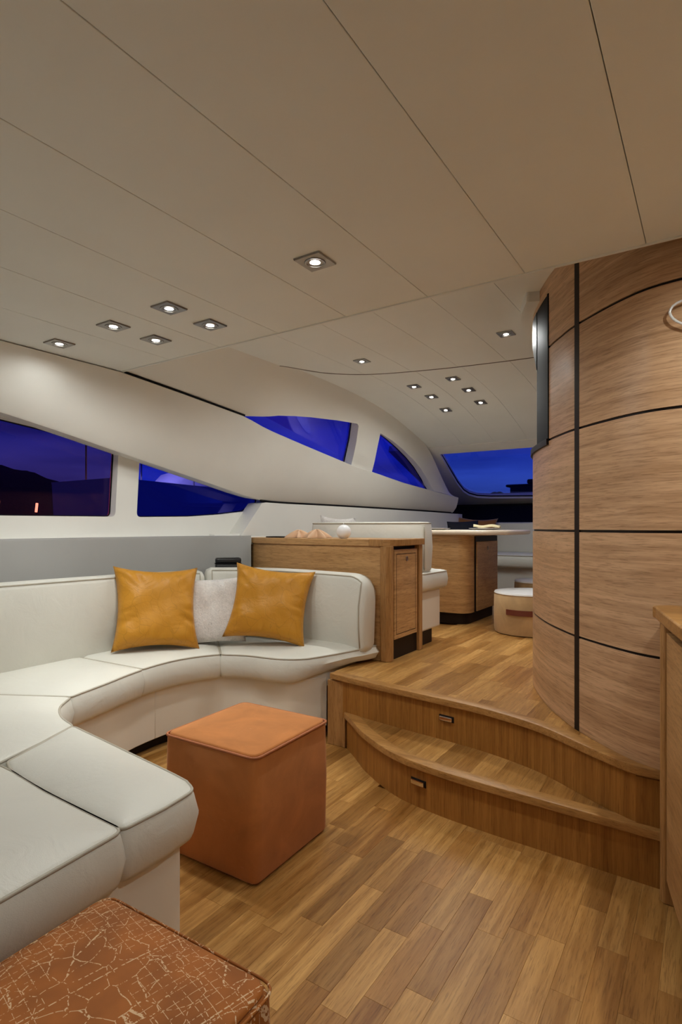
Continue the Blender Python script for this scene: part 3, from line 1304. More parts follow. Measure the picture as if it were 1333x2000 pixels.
W3 = [(2.62, -0.34), (2.80, -0.02), (2.95, 0.14), (3.07, 0.27), (3.2, 0.355), (3.367, 0.442), (3.639, 0.552), (3.90, 0.640), (3.925, 0.62), (3.986, 0.374), (4.06, -0.04), (4.13, -0.34)]
W4 = [(4.243, 0.671), (4.45, 0.66), (4.653, 0.62), (4.84, 0.56), (5.011, 0.464), (5.17, 0.30), (5.30, 0.02), (5.40, -0.34), (4.42, -0.34), (4.345, -0.04)]
o = sheet('wall_port_upper', [(1.80, -0.45), (5.66, -0.45), (5.66, 1.05), (1.80, 1.05)], [W3, W4], umap, 0.10, 'wall', None, (46, 6))
tag(o, 'cream upper side wall arching over two windows', 'wall', kind='structure')
window('window_3', W3, umap, 0.088, 'wide arched upper window beside the dining area, cut off by the beam', 'glass_side')
window('window_4', W4, umap, 0.088, 'narrow upper window with curved top next to the windshield', 'glass_side')
pts = [(bt(y)[0] - 0.002, y, bt(y)[1] + 0.003) for y in [1.92 + 0.1 * i for i in range(10)]]
o = tube('trim_4', pts, 0.007, 'black')
tag(o, 'black seam along the top of the side beam aft of the upper window', 'trim', kind='structure')

# grey upholstered side panel behind the sofa, with its ledge
GP = catmull([(-2.82, -2.6), (-2.82, 0), (-2.82, 1.2), (-2.82, 1.9), (-2.80, 2.25), (-2.72, 2.55), (-2.53, 2.775)], 8)
rings = []
for i, p in enumerate(GP):
    t = (GP[min(i + 1, len(GP) - 1)] - GP[max(i - 1, 0)]).normalized()
    nrm = Vector((-t.y, t.x))
    prof = [(0, 0.0), (0, 1.03), (0.004, 1.038), (0.014, 1.042), (0.03, 1.042), (0.03, 0.0)]
    rings.append([(p.x + nrm.x * d, p.y + nrm.y * d, z) for d, z in prof])
o = loft('wall_port_lower', rings, 'grey', smooth=40)
tag(o, 'grey upholstered wall panel behind the sofa back', 'wall panel', kind='structure')
lg = [(p.x - 0.028, p.y + 0.004) for p in GP] + [(-2.53, 2.98), (-2.96, 3.02), (-2.96, -2.6)]
o = prism('trim_5', lg, 0.985, 1.036, 'wall')
tag(o, 'cream window ledge above the grey side panel', 'ledge', kind='structure')

# ------------------------------------------------------------------ windshield and dashboard


def smap(u, v, d):
    # u = x, v = y; glass plane sloping forward and down, thickness goes up and out
    return (u, v + d * 0.33, 1.85 - 0.356 * (v - 5.1) + d * 0.94)


half = [(-2.25, 5.20), (-2.30, 5.55), (-2.345, 5.896), (-2.356, 6.10), (-2.33, 6.20), (-2.26, 6.27), (-2.12, 6.30), (-1.63, 6.33)]
HOLE = half + [(-1.2 - x, y) for x, y in reversed(half)]
HOLE = [(x, y - 0.0 + (0.0 if y > 5.3 else -0.05 * 0)) for x, y in HOLE]
ws_out = [(-2.75, 5.06), (1.5, 5.06), (1.5, 6.62), (-2.75, 6.62)]
o = sheet('wall_windshield', ws_out, [HOLE], smap, 0.06, 'wall', None, (24, 10))
tag(o, 'cream frame around the raked windshield', 'wall', kind='structure')
window('window_5', HOLE, smap, 0.035, 'raked windshield showing blue dusk sky and a dark moored yacht', 'glass_fore', gr=0.008)
o = loft('trim_6', [[(x, 6.05, 1.148), (x, 6.30, 1.335), (x, 6.50, 1.37), (x, 6.7, 1.36), (x, 6.7, 1.14)] for x in (-2.75, -2.35, -1.6, -0.6, 0.5, 1.5)], 'black', smooth=20)
tag(o, 'black dashboard shelf under the windshield', 'dashboard', kind='structure')
o = box('wall_forward', -2.9, 1.68, 6.7, 6.76, 0.0, 1.5, 'wall')
tag(o, 'cream bulkhead below the windshield', 'wall', kind='structure')
o = box('wall_starboard', 1.68, 1.74, -2.6, 6.8, 0.0, 2.2, 'wall')
tag(o, 'plain cream starboard wall of the saloon', 'wall', kind='structure')
o = box('wall_aft', -3.05, 1.74, -2.66, -2.6, 0.0, 2.2, 'wall')
tag(o, 'plain cream aft wall of the saloon', 'wall', kind='structure')
o = box('wall_port_hull', -3.10, -3.03, -2.6, 6.8, -0.05, 1.0, 'wall')
tag(o, 'hidden port hull side', 'wall', kind='structure')


# ------------------------------------------------------------------ downlights
def downlight(x, y, z, size, label, group, tilt=0.0, power=1.0, spill=1.0):
    t = thing('ceiling_downlight', (x, y, z), label, 'downlight', group)
    h = size / 2
    seg = 32
    ri, ro = h * 0.56, h * 0.70
    # square plate with a round hole
    vs, fs = [], []
    sq = []
    for k in range(seg):
        a = 2 * math.pi * k / seg
        c, s = math.cos(a), math.sin(a)
        q = h / max(abs(c), abs(s))
        sq.append((c * q, s * q))
    zz = (-0.001, -0.006)
    for (px, py) in sq:
        vs.append((x + px, y + py, z + zz[0]))
    for (px, py) in sq:
        vs.append((x + px * 0.97, y + py * 0.97, z + zz[1]))
    for k in range(seg):
        a = 2 * math.pi * k / seg
        vs.append((x + ro * math.cos(a), y + ro * math.sin(a), z + zz[1]))
    for k in range(seg):
        a = 2 * math.pi * k / seg
        vs.append((x + ro * math.cos(a), y + ro * math.sin(a), z + 0.0))
    for b in (0, 1, 2):
        for k in range(seg):
            fs.append((b * seg + k, b * seg + (k + 1) % seg, (b + 1) * seg + (k + 1) % seg, (b + 1) * seg + k))
    pl = mesh_obj('plate', vs, fs, 'steel', t)
    rg = lathe('bezel', [(ro * 0.99, -0.0055), (ro * 0.95, -0.0085), (ri * 1.03, -0.0075), (ri, -0.002), (ri * 1.02, -0.0005), (ro * 0.98, -0.0005)], (x, y, z), 'steel', t)
    lathe('lamp', [(ri * 0.98, -0.0012), (ri * 0.98, -0.003), (ri * 0.6, -0.0055), (0.002, -0.0065)], (x, y, z), 'lamp', t, 24)
    for watt, ang, soft in ((LAMP_W * power, 54, 0.6), (SPILL_W * power * spill, 174, 0.55)):
        ld = bpy.data.lights.new('lamp_light', 'SPOT')
        ld.energy = watt
        ld.color = LAMP_COL
        ld.spot_size = R(ang)
        ld.spot_blend = soft
        ld.shadow_soft_size = ri * 0.8
        lo = link(bpy.data.objects.new('lamp_light', ld))
        lo.parent = t
        lo.location = (0, 0, -0.012)
    if tilt:
        t.rotation_euler = (tilt, 0, 0)
    return t


LG = 'square downlights in the lower ceiling'
downlight(-1.05, 1.448, CZ, 0.098, 'square recessed downlight standing alone over the orange cube pouf', LG)
downlight(-1.74, 1.448, CZ, 0.098, 'square downlight over the sofa, at the cabin-centre end of the row of three', LG)
downlight(-2.09, 1.450, CZ, 0.098, 'square downlight over the sofa, middle one of the row of three', LG)
downlight(-2.495, 1.452, CZ, 0.098, 'square downlight over the sofa, closest to the side wall in the row of three', LG, 0.0, 1.0, 0.35)
downlight(-1.742, 1.662, CZ, 0.098, 'square downlight of the forward pair over the sofa, farther from the side wall', LG)
downlight(-2.086, 1.662, CZ, 0.098, 'square downlight of the forward pair over the sofa, nearer the side wall', LG)
FG = 'square downlights in the forward ceiling'
downlight(-1.82, 3.005, roof_z(3.0), 0.082, 'square downlight alone over the oak cabinet in the forward ceiling', FG, 0.0, 1.3)
downlight(-0.92, 3.0, roof_z(3.0), 0.082, 'square downlight in the forward ceiling next to the curved oak wall', FG, 0.0, 2.2)
rowA = [(-1.50, 3.69), (-1.49, 3.965), (-1.50, 4.25)]
rowB = [(-1.815, 3.73), (-1.80, 4.0), (-1.815, 4.315)]
for nm, row in (('nearer the curved oak wall', rowA), ('nearer the arched window', rowB)):
    for k, (x, y) in enumerate(row):
        sl = math.atan2(roof_z(y + 0.05) - roof_z(y - 0.05), 0.1)
        downlight(x, y, roof_z(y) + 0.013, 0.082, ('first', 'second', 'third')[k] + ' downlight towards the windshield in the dining row ' + nm, FG, sl, 0.75, 0.6)
for y, wh in ((4.3, 'aft'), (4.8, 'forward')):  # unseen downlights, added to light the dining area
    downlight(-0.55, y, roof_z(y) + 0.013, 0.082, wh + ' one of two downlights over the dining area hidden by the curved wall', FG, math.atan2(roof_z(y + 0.05) - roof_z(y - 0.05), 0.1), 0.9, 0.6)
AG = 'square downlights in the lower ceiling out of view'  # unseen downlights, added to bring up the room's light level
for k, (x, y, wh) in enumerate([ (-0.4, -1.2, 'in the aft saloon'), (-1.6, -1.3, 'in the aft corner'), (0.9, -0.6, 'by the starboard wall'), (-0.38, 0.55, 'above the embroidered pouf'), (0.20, 1.38, 'above the end of the counter')]):
    downlight(x, y, CZ, 0.098, 'square downlight ' + wh + ', behind the viewpoint', AG, 0.0, {3: 0.6, 4: 1.2}.get(k, 1.0), 2.4 if k == 4 else 1.0)
#@@PART2
# ================================================================== OBJECTS
# ------------------------------------------------------------------ curved sofa
sofa = thing('curved_sofa', (-2.0, 1.4, 0), 'curved cream leather sofa along the side wall with piped cushions', 'sofa')


def seat_top(x, y):
    # seats rise a little towards the backs
    back = max(0.0, min(1.0, (-2.15 - x) / 0.45), min(1.0, (y - 2.3) / 0.35))
    return 0.432 + 0.022 * back


def seat_bot(x, y):
    t = max(0.0, min(1.0, (x + 1.80) / 0.20)) * max(0.0, min(1.0, (y - 2.15) / 0.2))
    return 0.302 + 0.076 * t


def cushion(poly, cr=0.024, r=0.018):
    q = round_poly(poly, cr, 4)
    if area2(q) < 0:
        q.reverse()
    q = inset_poly(q, -0.009)
    keep = []
    for p in q:
        if not keep or (p - keep[-1]).length > 0.007:
            keep.append(p)
    if (keep[0] - keep[-1]).length < 0.007:
        keep.pop()
    q = keep
    # finer outline so that the rounding follows the curve
    o = puffy('seat_cushion', q, seat_bot, seat_top, r, 'leather', sofa, crown=0.014, belly=0.012)
    ring = inset_poly(q, 0.005)
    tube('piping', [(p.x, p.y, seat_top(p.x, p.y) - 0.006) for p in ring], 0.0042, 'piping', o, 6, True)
    return o


def dense(pts, per=4):
    return [(p.x, p.y) for p in catmull(pts, per)]


frontA = dense([(-2.165, 2.150), (-2.08, 2.192), (-2.0, 2.215), (-1.91, 2.225), (-1.82, 2.25), (-1.735, 2.315), (-1.65, 2.45), (-1.575, 2.60), (-1.545, 2.70)])
cushion(frontA + [(-1.60, 2.70), (-2.05, 2.68), (-2.3, 2.56), (-2.45, 2.40)])
frontB = dense([(-2.243, 1.712), (-2.255, 1.82), (-2.25, 1.94), (-2.22, 2.05), (-2.175, 2.140)])
cushion(frontB + [(-2.458, 2.388), (-2.58, 2.25), (-2.64, 2.05), (-2.64, 1.642)])
frontC = dense([(-2.128, 1.287), (-2.150, 1.36), (-2.18, 1.48), (-2.215, 1.60), (-2.238, 1.70)])
cushion(frontC + [(-2.64, 1.63), (-2.64, 0.93)])
frontD = dense([(-1.812, 1.097), (-1.93, 1.125), (-2.04, 1.185), (-2.12, 1.275)])
cushion(frontD + [(-2.64, 0.918), (-2.64, 0.30), (-1.71, 0.30), (-1.70, 0.80), (-1.75, 0.95)])
frontE = dense([(-1.10, 0.786), (-1.25, 0.788), (-1.42, 0.792), (-1.6, 0.806), (-1.685, 0.83)])
cushion(frontE + dense([(-1.735, 0.95), (-1.80, 1.094)]) + dense([(-1.63, 1.076), (-1.45, 1.056), (-1.25, 1.034), (-1.165, 1.022)]) + [(-1.112, 1.0), (-1.100, 0.9)])
cushion([(-1.096, 0.778), (-1.25, 0.780), (-1.42, 0.784), (-1.6, 0.798), (-1.69, 0.80), (-1.70, -0.9), (-1.06, -0.9), (-1.065, 0.2), (-1.075, 0.5)])

# base panels and dark kickboard
FR = [(-1.05, -0.9), (-1.06, 0.5), (-1.085, 0.8), (-1.095, 0.96), (-1.165, 1.022), (-1.45, 1.056), (-1.79, 1.10), (-1.93, 1.13), (-2.05, 1.19),
      (-2.125, 1.28), (-2.18, 1.48), (-2.24, 1.70), (-2.252, 1.92), (-2.22, 2.05), (-2.17, 2.14), (-2.0, 2.215), (-1.82, 2.25),
      (-1.735, 2.315), (-1.66, 2.41)]
FRd = catmull(FR, 4)


def offset_open(pts, d):
    out = []
    for i, p in enumerate(pts):
        t = (pts[min(i + 1, len(pts) - 1)] - pts[max(i - 1, 0)]).normalized()
        out.append(p + Vector((-t.y, t.x)) * d)
    return out


def base_part(name, i0, i1, off, thick, z0, z1, mat):
    a = offset_open(FRd, off)[i0:i1]
    b = offset_open(FRd, off + thick)[i0:i1]
    rings = [[(p.x, p.y, z0), (p.x, p.y, z1), (q.x, q.y, z1), (q.x, q.y, z0)] for p, q in zip(a, b)]
    return loft(name, rings, mat, sofa, smooth=40)


n_ = len(FRd)
cuts = [0, 17, 46, n_]
for a, b in zip(cuts, cuts[1:]):
    o = base_part('base_panel', a, min(b + 1, n_), 0.030, 0.03, 0.062, 0.318, 'leather_flat')
    bevel(o, 0.004, 2)
base_part('kickboard', 0, n_, 0.085, 0.02, 0.001, 0.07, 'wenge')
prism('seat_deck', [(p.x, p.y) for p in offset_open(FRd, 0.035)] + [(-1.66, 2.68), (-2.2, 2.68), (-2.6, 2.3), (-2.76, 1.9), (-2.76, -0.9)], 0.27, 0.40, 'leather_flat', sofa)

# backs
BK = [(-2.615, -0.9), (-2.615, 0.2), (-2.615, 1.0), (-2.615, 1.6), (-2.60, 1.95), (-2.53, 2.22), (-2.40, 2.42), (-2.22, 2.545), (-2.02, 2.585), (-1.8, 2.585), (-1.545, 2.575)]
BKd = catmull(BK, 12)
bacc = [0.0]
for a, b in zip(BKd, BKd[1:]):
    bacc.append(bacc[-1] + (b - a).length)


def back_at(s):
    for i in range(len(bacc) - 1):
        if bacc[i + 1] >= s:
            t = (s - bacc[i]) / max(1e-9, bacc[i + 1] - bacc[i])
            p = BKd[i].lerp(BKd[i + 1], t)
            d = (BKd[min(i + 2, len(BKd) - 1)] - BKd[max(i - 1, 0)]).normalized()
            return p, d
    return BKd[-1], (BKd[-1] - BKd[-2]).normalized()


def back_cushion(s0, s1, zt0, zt1, end_round=0.0):
    th, zb, r = 0.115, 0.425, 0.03
    n = 40
    rings, pipe_f = [], []
    stations = [(s0, r, 0.0), (s0 + 0.3 * r, 0.3 * r, 0.0)] + [(s0 + r + (s1 - s0 - 2 * r) * i / n, 0.0, 0.0) for i in range(n + 1)] + [(s1 - 0.3 * r, 0.3 * r, 0), (s1, r, 0)]
    for s, e, _ in stations:
        p, d = back_at(s)
        nrm = Vector((-d.y, d.x))          # away from the seats
        t = (s - s0) / (s1 - s0)
        zt = zt0 + (zt1 - zt0) * t
        if end_round and s > s1 - end_round:
            k = (s - (s1 - end_round)) / end_round
            zt -= end_round * 0.85 * (1 - math.sqrt(max(0.0, 1 - k * k)))
        prof = []
        rr = 0.028
        belly = 0.012
        for (dd, z) in [(rr, zb), (0.006, zb + 0.008), (0, zb + rr), (-belly, zb + (zt - zb) * 0.35), (-belly, zb + (zt - zb) * 0.65), (0.012, zt - rr),
                        (0.018, zt - 0.008), (0.018 + rr, zt), (th * 0.6, zt + 0.006), (th - rr + 0.02, zt), (th + 0.02, zt - rr), (th, zb + rr), (th - rr, zb)]:
            cd, cz = th / 2, (zb + zt) / 2
            k = 1 - e / (th / 2) * 0.6
            kz = 1 - e / ((zt - zb) / 2)
            prof.append((cd + (dd - cd) * k, cz + (z - cz) * kz))
        rings.append([(p.x + nrm.x * dd, p.y + nrm.y * dd, z) for dd, z in prof])
    o = loft('back_cushion', rings, 'leather', sofa, smooth=60)
    m = len(rings)
    path = [rings[2][k] for k in (2, 3, 4, 5)] + [rings[i][6] for i in range(2, m - 2)] + [rings[m - 3][k] for k in (5, 4, 3, 2)]
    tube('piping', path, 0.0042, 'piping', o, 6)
    return o


def back_s(x, y):
    i = min(range(len(BKd)), key=lambda k: (BKd[k] - Vector((x, y))).length)
    return bacc[i]


s_split = back_s(-2.47, 2.33)
back_cushion(0.02, s_split - 0.004, 0.858, 0.836)
back_cushion(s_split + 0.004, bacc[-1], 0.852, 0.838, 0.11)


# ------------------------------------------------------------------ pillows
def pillow(name, base, az, lean, w, h, th, mat, label, group=None, roll=0.0, seed=0, pinch=0.13, n=26, lift=0.0, cat='pillow'):
    """stuffed square pillow standing on its lower edge, leaning back"""
    rg = random.Random(seed)
    ph = [rg.uniform(0, 6.28) for _ in range(8)]
    t = link(bpy.data.objects.new(name, None))
    vs, fs = [], []
    idx = {}
    for side in (1, -1):
        for j in range(n + 1):
            for i in range(n + 1):
                u, v = -1 + 2 * i / n, -1 + 2 * j / n
                edge = i in (0, n) or j in (0, n)
                if edge and side == -1:
                    idx[(side, i, j)] = idx[(1, i, j)]
                    continue
                pu = u * (1 - pinch * (1 - v * v) * u * u)
                pv = v * (1 - pinch * (1 - u * u) * v * v)
                f = max(0.0, (1 - u ** 4) * (1 - v ** 4)) ** 0.55
                wr = 0.006 * math.sin(7 * u + ph[0] + 2 * v) * math.sin(6 * v + ph[1] - 3 * u) + 0.004 * math.sin(13 * u * v + ph[2] + 4 * u)
                # pull folds from the corners
                rad = max(abs(u), abs(v))
                wr += 0.016 * (rad ** 2) * math.sin(22 * math.atan2(v, u) + ph[3]) * (0.5 + 0.5 * math.sin(5 * math.atan2(v, u) + ph[4]))
                d = side * (th / 2 * f + (wr * f if side == 1 else 0))
                idx[(side, i, j)] = len(vs)
                vs.append((pu * w / 2, d, pv * h / 2))
    for side in (1, -1):
        for j in range(n):
            for i in range(n):
                q = (idx[(side, i, j)], idx[(side, i + 1, j)], idx[(side, i + 1, j + 1)], idx[(side, i, j + 1)])
                fs.append(q if side == 1 else tuple(reversed(q)))
    me = bpy.data.meshes.new(name)
    me.from_pydata(vs, [], fs)
    me.materials.append(M[mat])
    for p in me.polygons:
        p.use_smooth = True
    bpy.data.objects.remove(t)
    o = link(bpy.data.objects.new(name, me))
    # local +y is the face; turn it to azimuth az (0 = +x, -90 = -y)
    rot = Matrix.Rotation(az - math.pi / 2, 4, 'Z') @ Matrix.Rotation(lean, 4, 'X') @ Matrix.Rotation(roll, 4, 'Y')
    low = min((rot @ Vector(v)).z for v in vs)
    o.matrix_world = Matrix.Translation((base[0], base[1], base[2] - low + lift)) @ rot
    tag(o, label, cat, group)
    return o


SP = 'pillows on the curved sofa'
pillow('throw_pillow', (-2.46, 1.965, 0.45), R(-30), R(20), 0.44, 0.45, 0.13, 'gold', 'gold satin pillow on the sofa under the pointed side window', SP, R(-3), 1)
pillow('throw_pillow', (-2.35, 2.25, 0.45), R(-46), R(18), 0.37, 0.37, 0.11, 'fur', 'small white fluffy pillow between the two gold pillows', SP, R(2), 2, 0.06)
pillow('throw_pillow', (-2.055, 2.405, 0.448), R(-58), R(19), 0.455, 0.425, 0.13, 'gold', 'gold satin pillow in the sofa corner below the oak cabinet', SP, R(-7), 3)


# ------------------------------------------------------------------ poufs
def square(cx, cy, s, ang, r=0.03):
    c, k = math.cos(ang), math.sin(ang)
    return round_poly([(cx + c * a - k * b, cy + k * a + c * b) for a, b in ((-s, -s), (s, -s), (s, s), (-s, s))], r, 4)


def cube_pouf(cx, cy, s, h, ang, mat, top_mat, label, piping):
    t = thing('cube_pouf', (cx, cy, 0), label, 'pouf', 'cube poufs')
    body = puffy('body', square(cx, cy, s, ang), 0.004, h - 0.008, 0.012, mat, t, belly=0.004)
    puffy('top_panel', square(cx, cy, s - 0.006, ang), h - 0.012, h, 0.006, top_mat, t, crown=0.010)
    ring = square(cx, cy, s + 0.001, ang)
    tube('piping', [(p.x, p.y, h - 0.008) for p in ring], 0.0045 if mat == 'suede' else 0.0025, piping, t, 6, True)
    return t


cube_pouf(-1.366, 1.487, 0.202, 0.402, R(1.5), 'suede', 'suede', 'plain orange fabric cube pouf standing in the curve of the sofa', 'suede_pipe')
cube_pouf(-0.757, 0.462, 0.203, 0.402, R(1.5), 'map', 'map', 'brown cube pouf embroidered with pale street-map lines', 'map')

# ------------------------------------------------------------------ oak cabinet between sofa and dinette
cab = thing('oak_cabinet', (-1.9, 2.9, UP), 'low oak cabinet behind the sofa back with a small end door', 'cabinet')
CT = 1.03
CF = [(-1.50, 2.725), (-1.75, 2.725), (-2.0, 2.727), (-2.2, 2.735), (-2.4, 2.762), (-2.56, 2.82)]
CFd = [(p.x, p.y) for p in catmull(CF, 5)]
prism('body', CFd + [(-2.78, 2.95), (-2.78, 3.10), (-1.53, 3.10), (-1.53, 2.74)], UP + 0.002, CT - 0.036, 'cabinet', cab)
topp = [(-1.455, 2.775), (-1.505, 2.712)] + [(x, y - 0.012) for x, y in CFd[1:]] + [(-2.79, 2.97), (-2.79, 3.135), (-1.455, 3.135)]
o = prism('top', topp, CT - 0.036, CT, 'cabinet', cab)
bevel(o, 0.004, 2)
tri = [(-1.454, 2.776), (-1.506, 2.711), (-1.60, 2.711), (-1.60, 3.136), (-1.454, 3.136)]
o = prism('top_edge', tri, CT - 0.037, CT + 0.0012, 'post', cab, 0.004)
o = prism('post', [(-1.53, 2.718), (-1.49, 2.712), (-1.468, 2.735), (-1.468, 2.762), (-1.53, 2.762)], UP + 0.001, CT - 0.037, 'post', cab, 0.003)
box('post', -1.53, -1.468, 3.088, 3.132, UP + 0.001, CT - 0.037, 'post', cab, 0.003)
box('plinth', -1.53, -1.487, 2.762, 3.088, UP + 0.001, 0.472, 'wenge', cab)
box('shadow_gap', -1.53, -1.5, 2.762, 3.088, 0.94, CT - 0.037, 'wenge', cab)
dr = box('door', -1.53, -1.470, 2.774, 3.062, 0.474, 0.972, 'cabinet', cab, 0.003)
for (y0, y1, z0, z1) in ((2.796, 3.04, 0.50, 0.503), (2.796, 3.04, 0.945, 0.948), (2.796, 2.799, 0.50, 0.948), (3.037, 3.04, 0.50, 0.948)):
    box('inlay_line', -1.4705, -1.4693, y0, y1, z0, z1, 'wenge', dr)


def knob_x(x, y, z, r, parent):
    """flush ring pull on a face looking to +x"""
    pts = [(x + 0.001, y + r * math.cos(a), z + 1.25 * r * math.sin(a)) for a in [2 * math.pi * k / 16 for k in range(16)]]
    o = tube('ring_pull', pts, 0.0022, 'steel', parent, 6, True)
    v = [(x + 0.0006, y + 0.8 * r * math.cos(a), z + r * math.sin(a)) for a in [2 * math.pi * k / 16 for k in range(16)]]
    v2 = [(x - 0.003, q[1], q[2]) for q in v]
    mesh_obj('pull_disc', v + v2, [tuple(range(16))] + [(i, (i + 1) % 16, 16 + (i + 1) % 16, 16 + i) for i in range(16)], 'strap', o)
    return o


knob_x(-1.469, 2.925, 0.918, 0.010, dr)

# ------------------------------------------------------------------ things on and near the cabinet
cd = thing('ball_candle', (-1.84, 2.83, CT), 'round white ball candle standing on the oak cabinet', 'candle')
prof = [(0.012, 0.0), (0.022, 0.001)] + [(0.043 * math.sin(a), 0.040 - 0.043 * math.cos(a)) for a in [0.62 + 0.17 * k for k in range(15)]]
lathe('wax_ball', [p for p in prof if p[0] > 0.004], (-1.84, 2.83, CT), 'wax', cd, 28)
tube('wick', [(-1.84, 2.83, CT + 0.080), (-1.842, 2.83, CT + 0.089), (-1.838, 2.83, CT + 0.097)], 0.0018, 'white', cd, 6)


def starfish(cx, cy, z, r, ang, label, tilt):
    n, arms = 60, 5
    vs, fs = [], []
    rad = [1.0, 0.8, 0.55, 0.3, 0.08]
    for q in rad:
        for k in range(n):
            a = 2 * math.pi * k / n
            c = (0.5 + 0.5 * math.cos(arms * a)) ** 1.6
            rr = r * (0.34 + 0.66 * c) * q
            hh = (1 - q ** 2) * 0.028 * (0.5 + 0.5 * c) + 0.004
            vs.append((cx + rr * math.cos(a + ang), cy + rr * math.sin(a + ang), z + hh + tilt * (1 - q) + 0.004 * (1 - c)))
    m = len(rad) - 1
    for i in range(m):
        for k in range(n):
            fs.append((i * n + k, i * n + (k + 1) % n, (i + 1) * n + (k + 1) % n, (i + 1) * n + k))
    fs.append(tuple(m * n + k for k in range(n)))
    b = len(vs)
    for k in range(n):
        vs.append((vs[k][0], vs[k][1], z + 0.0005))
    for k in range(n):
        fs.append((b + k, b + (k + 1) % n, (k + 1) % n, k))
    fs.append(tuple(b + k for k in range(n)))
    o = mesh_obj('starfish', vs, fs, 'starfish', origin=(cx, cy, z))
    smooth_by_angle(o, 60)
    tag(o, label, 'ornament', 'starfish on the cabinet')


starfish(-2.20, 2.86, CT + 0.001, 0.095, 0.3, 'tan starfish ornament on the oak cabinet, farther from the candle', 0.022)
starfish(-2.045, 2.84, CT + 0.001, 0.10, 0.9, 'tan starfish ornament on the oak cabinet, closer to the candle', 0.026)
o = puffy('tray', round_poly([(-2.46, 2.83), (-2.30, 2.80), (-2.29, 2.93), (-2.46, 2.95)], 0.02, 3), CT + 0.0008, CT + 0.008, 0.002, 'wenge', origin=(-2.38, 2.87, CT))
tag(o, 'thin dark tray lying on the window end of the oak cabinet', 'tray')

# corner shelf behind the sofa back and the black case on it
o = prism('trim_7', [(-2.79, 1.7), (-2.78, 2.24), (-2.70, 2.53), (-2.53, 2.745), (-2.0, 2.745), (-2.0, 2.738), (-2.2, 2.70), (-2.45, 2.58), (-2.66, 2.30), (-2.76, 1.9)], 0.78, 0.80, 'grey')
tag(o, 'narrow grey shelf behind the sofa corner', 'shelf', kind='structure')
cs = thing('black_case', (-2.615, 2.50, 0.80), 'small black leather case lying behind the sofa corner', 'case')
pc = [(-2.590, 2.516), (-2.486, 2.638), (-2.540, 2.684), (-2.644, 2.562)]
puffy('lower_half', round_poly(pc, 0.015, 3), 0.801, 0.868, 0.008, 'blackleather', cs)
puffy('lid', round_poly(pc, 0.015, 3), 0.871, 0.905, 0.010, 'blackleather', cs, crown=0.004)
tube('zip', [(p.x, p.y, 0.8695) for p in round_poly(pc, 0.015, 3)], 0.003, 'black', cs, 5, True)

# ------------------------------------------------------------------ dinette bench behind the cabinet
db = thing('dining_bench', (-1.9, 3.35, UP), 'cream leather dining bench backing onto the oak cabinet', 'bench')
box('base', -2.55, -1.505, 3.145, 3.485, 0.446, 0.70, 'leather_flat', db, 0.012)
box('plinth', -2.5, -1.515, 3.15, 3.37, UP + 0.001, 0.446, 'wenge', db)
o = puffy('seat_cushion', round_poly([(-2.55, 3.15), (-1.475, 3.15), (-1.475, 3.55), (-2.55, 3.55)], 0.03, 4), 0.70, 0.815, 0.02, 'leather', db, crown=0.014, belly=0.006)
tube('piping', [(p.x, p.y, 0.808) for p in round_poly([(-2.545, 3.155), (-1.479, 3.155), (-1.479, 3.546), (-2.545, 3.546)], 0.03, 4)], 0.004, 'piping', o, 6, True)
bp = round_poly([(-2.36, 3.205), (-1.492, 3.205), (-1.492, 3.335), (-2.36, 3.335)], 0.03, 4)
o = puffy('back_cushion', bp, 0.815, 1.130, 0.02, 'leather', db, crown=0.004, belly=0.008)
tube('piping', [(p.x, p.y, 1.123) for p in inset_poly(bp, 0.004)], 0.0045, 'piping', o, 6, True)
tube('piping', [(-1.494, 3.212, 0.83 + 0.03 * i) for i in range(10)], 0.004, 'piping', o, 6)
pillow('throw_pillow', (-2.27, 3.44, 0.83), R(78), R(14), 0.36, 0.345, 0.10, 'fur', 'white pillow on the dining bench, only its corners showing above the bench back', None, R(4), 9, 0.12, 16)

# far bench under the dashboard
fb = thing('dining_bench', (-1.3, 5.7, UP), 'cream leather bench under the dashboard beyond the table', 'bench')
box('base', -2.23, -0.65, 5.56, 5.98, UP + 0.002, 0.70, 'wall', fb, 0.01)
fp = round_poly([(-2.24, 5.48), (-0.65, 5.48), (-0.65, 5.96), (-2.24, 5.96)], 0.03, 4)
o = puffy('seat_cushion', fp, 0.70, 0.83, 0.03, 'leather', fb, crown=0.012, belly=0.01)
tube('piping', [(p.x, p.y, 0.82) for p in inset_poly(fp, 0.005)], 0.004, 'piping', o, 6, True)
o = puffy('back_cushion', round_poly([(-2.25, 5.90), (-0.65, 5.90), (-0.65, 6.03), (-2.25, 6.03)], 0.03, 4), 0.83, 1.147, 0.02, 'leather', fb)
pillow('throw_pillow', (-2.10, 5.79, 0.84), R(-84), R(14), 0.44, 0.36, 0.11, 'brown', 'brown pillow leaning on the bench under the dashboard', None, R(-3), 12, 0.16, 16)
pillow('throw_pillow', (-2.13, 5.52, 0.845), R(-60), R(10), 0.32, 0.315, 0.08, 'navy', 'dark navy pillow on the bench beyond the table, beside the brown one', None, R(2), 13, 0.06, 16)

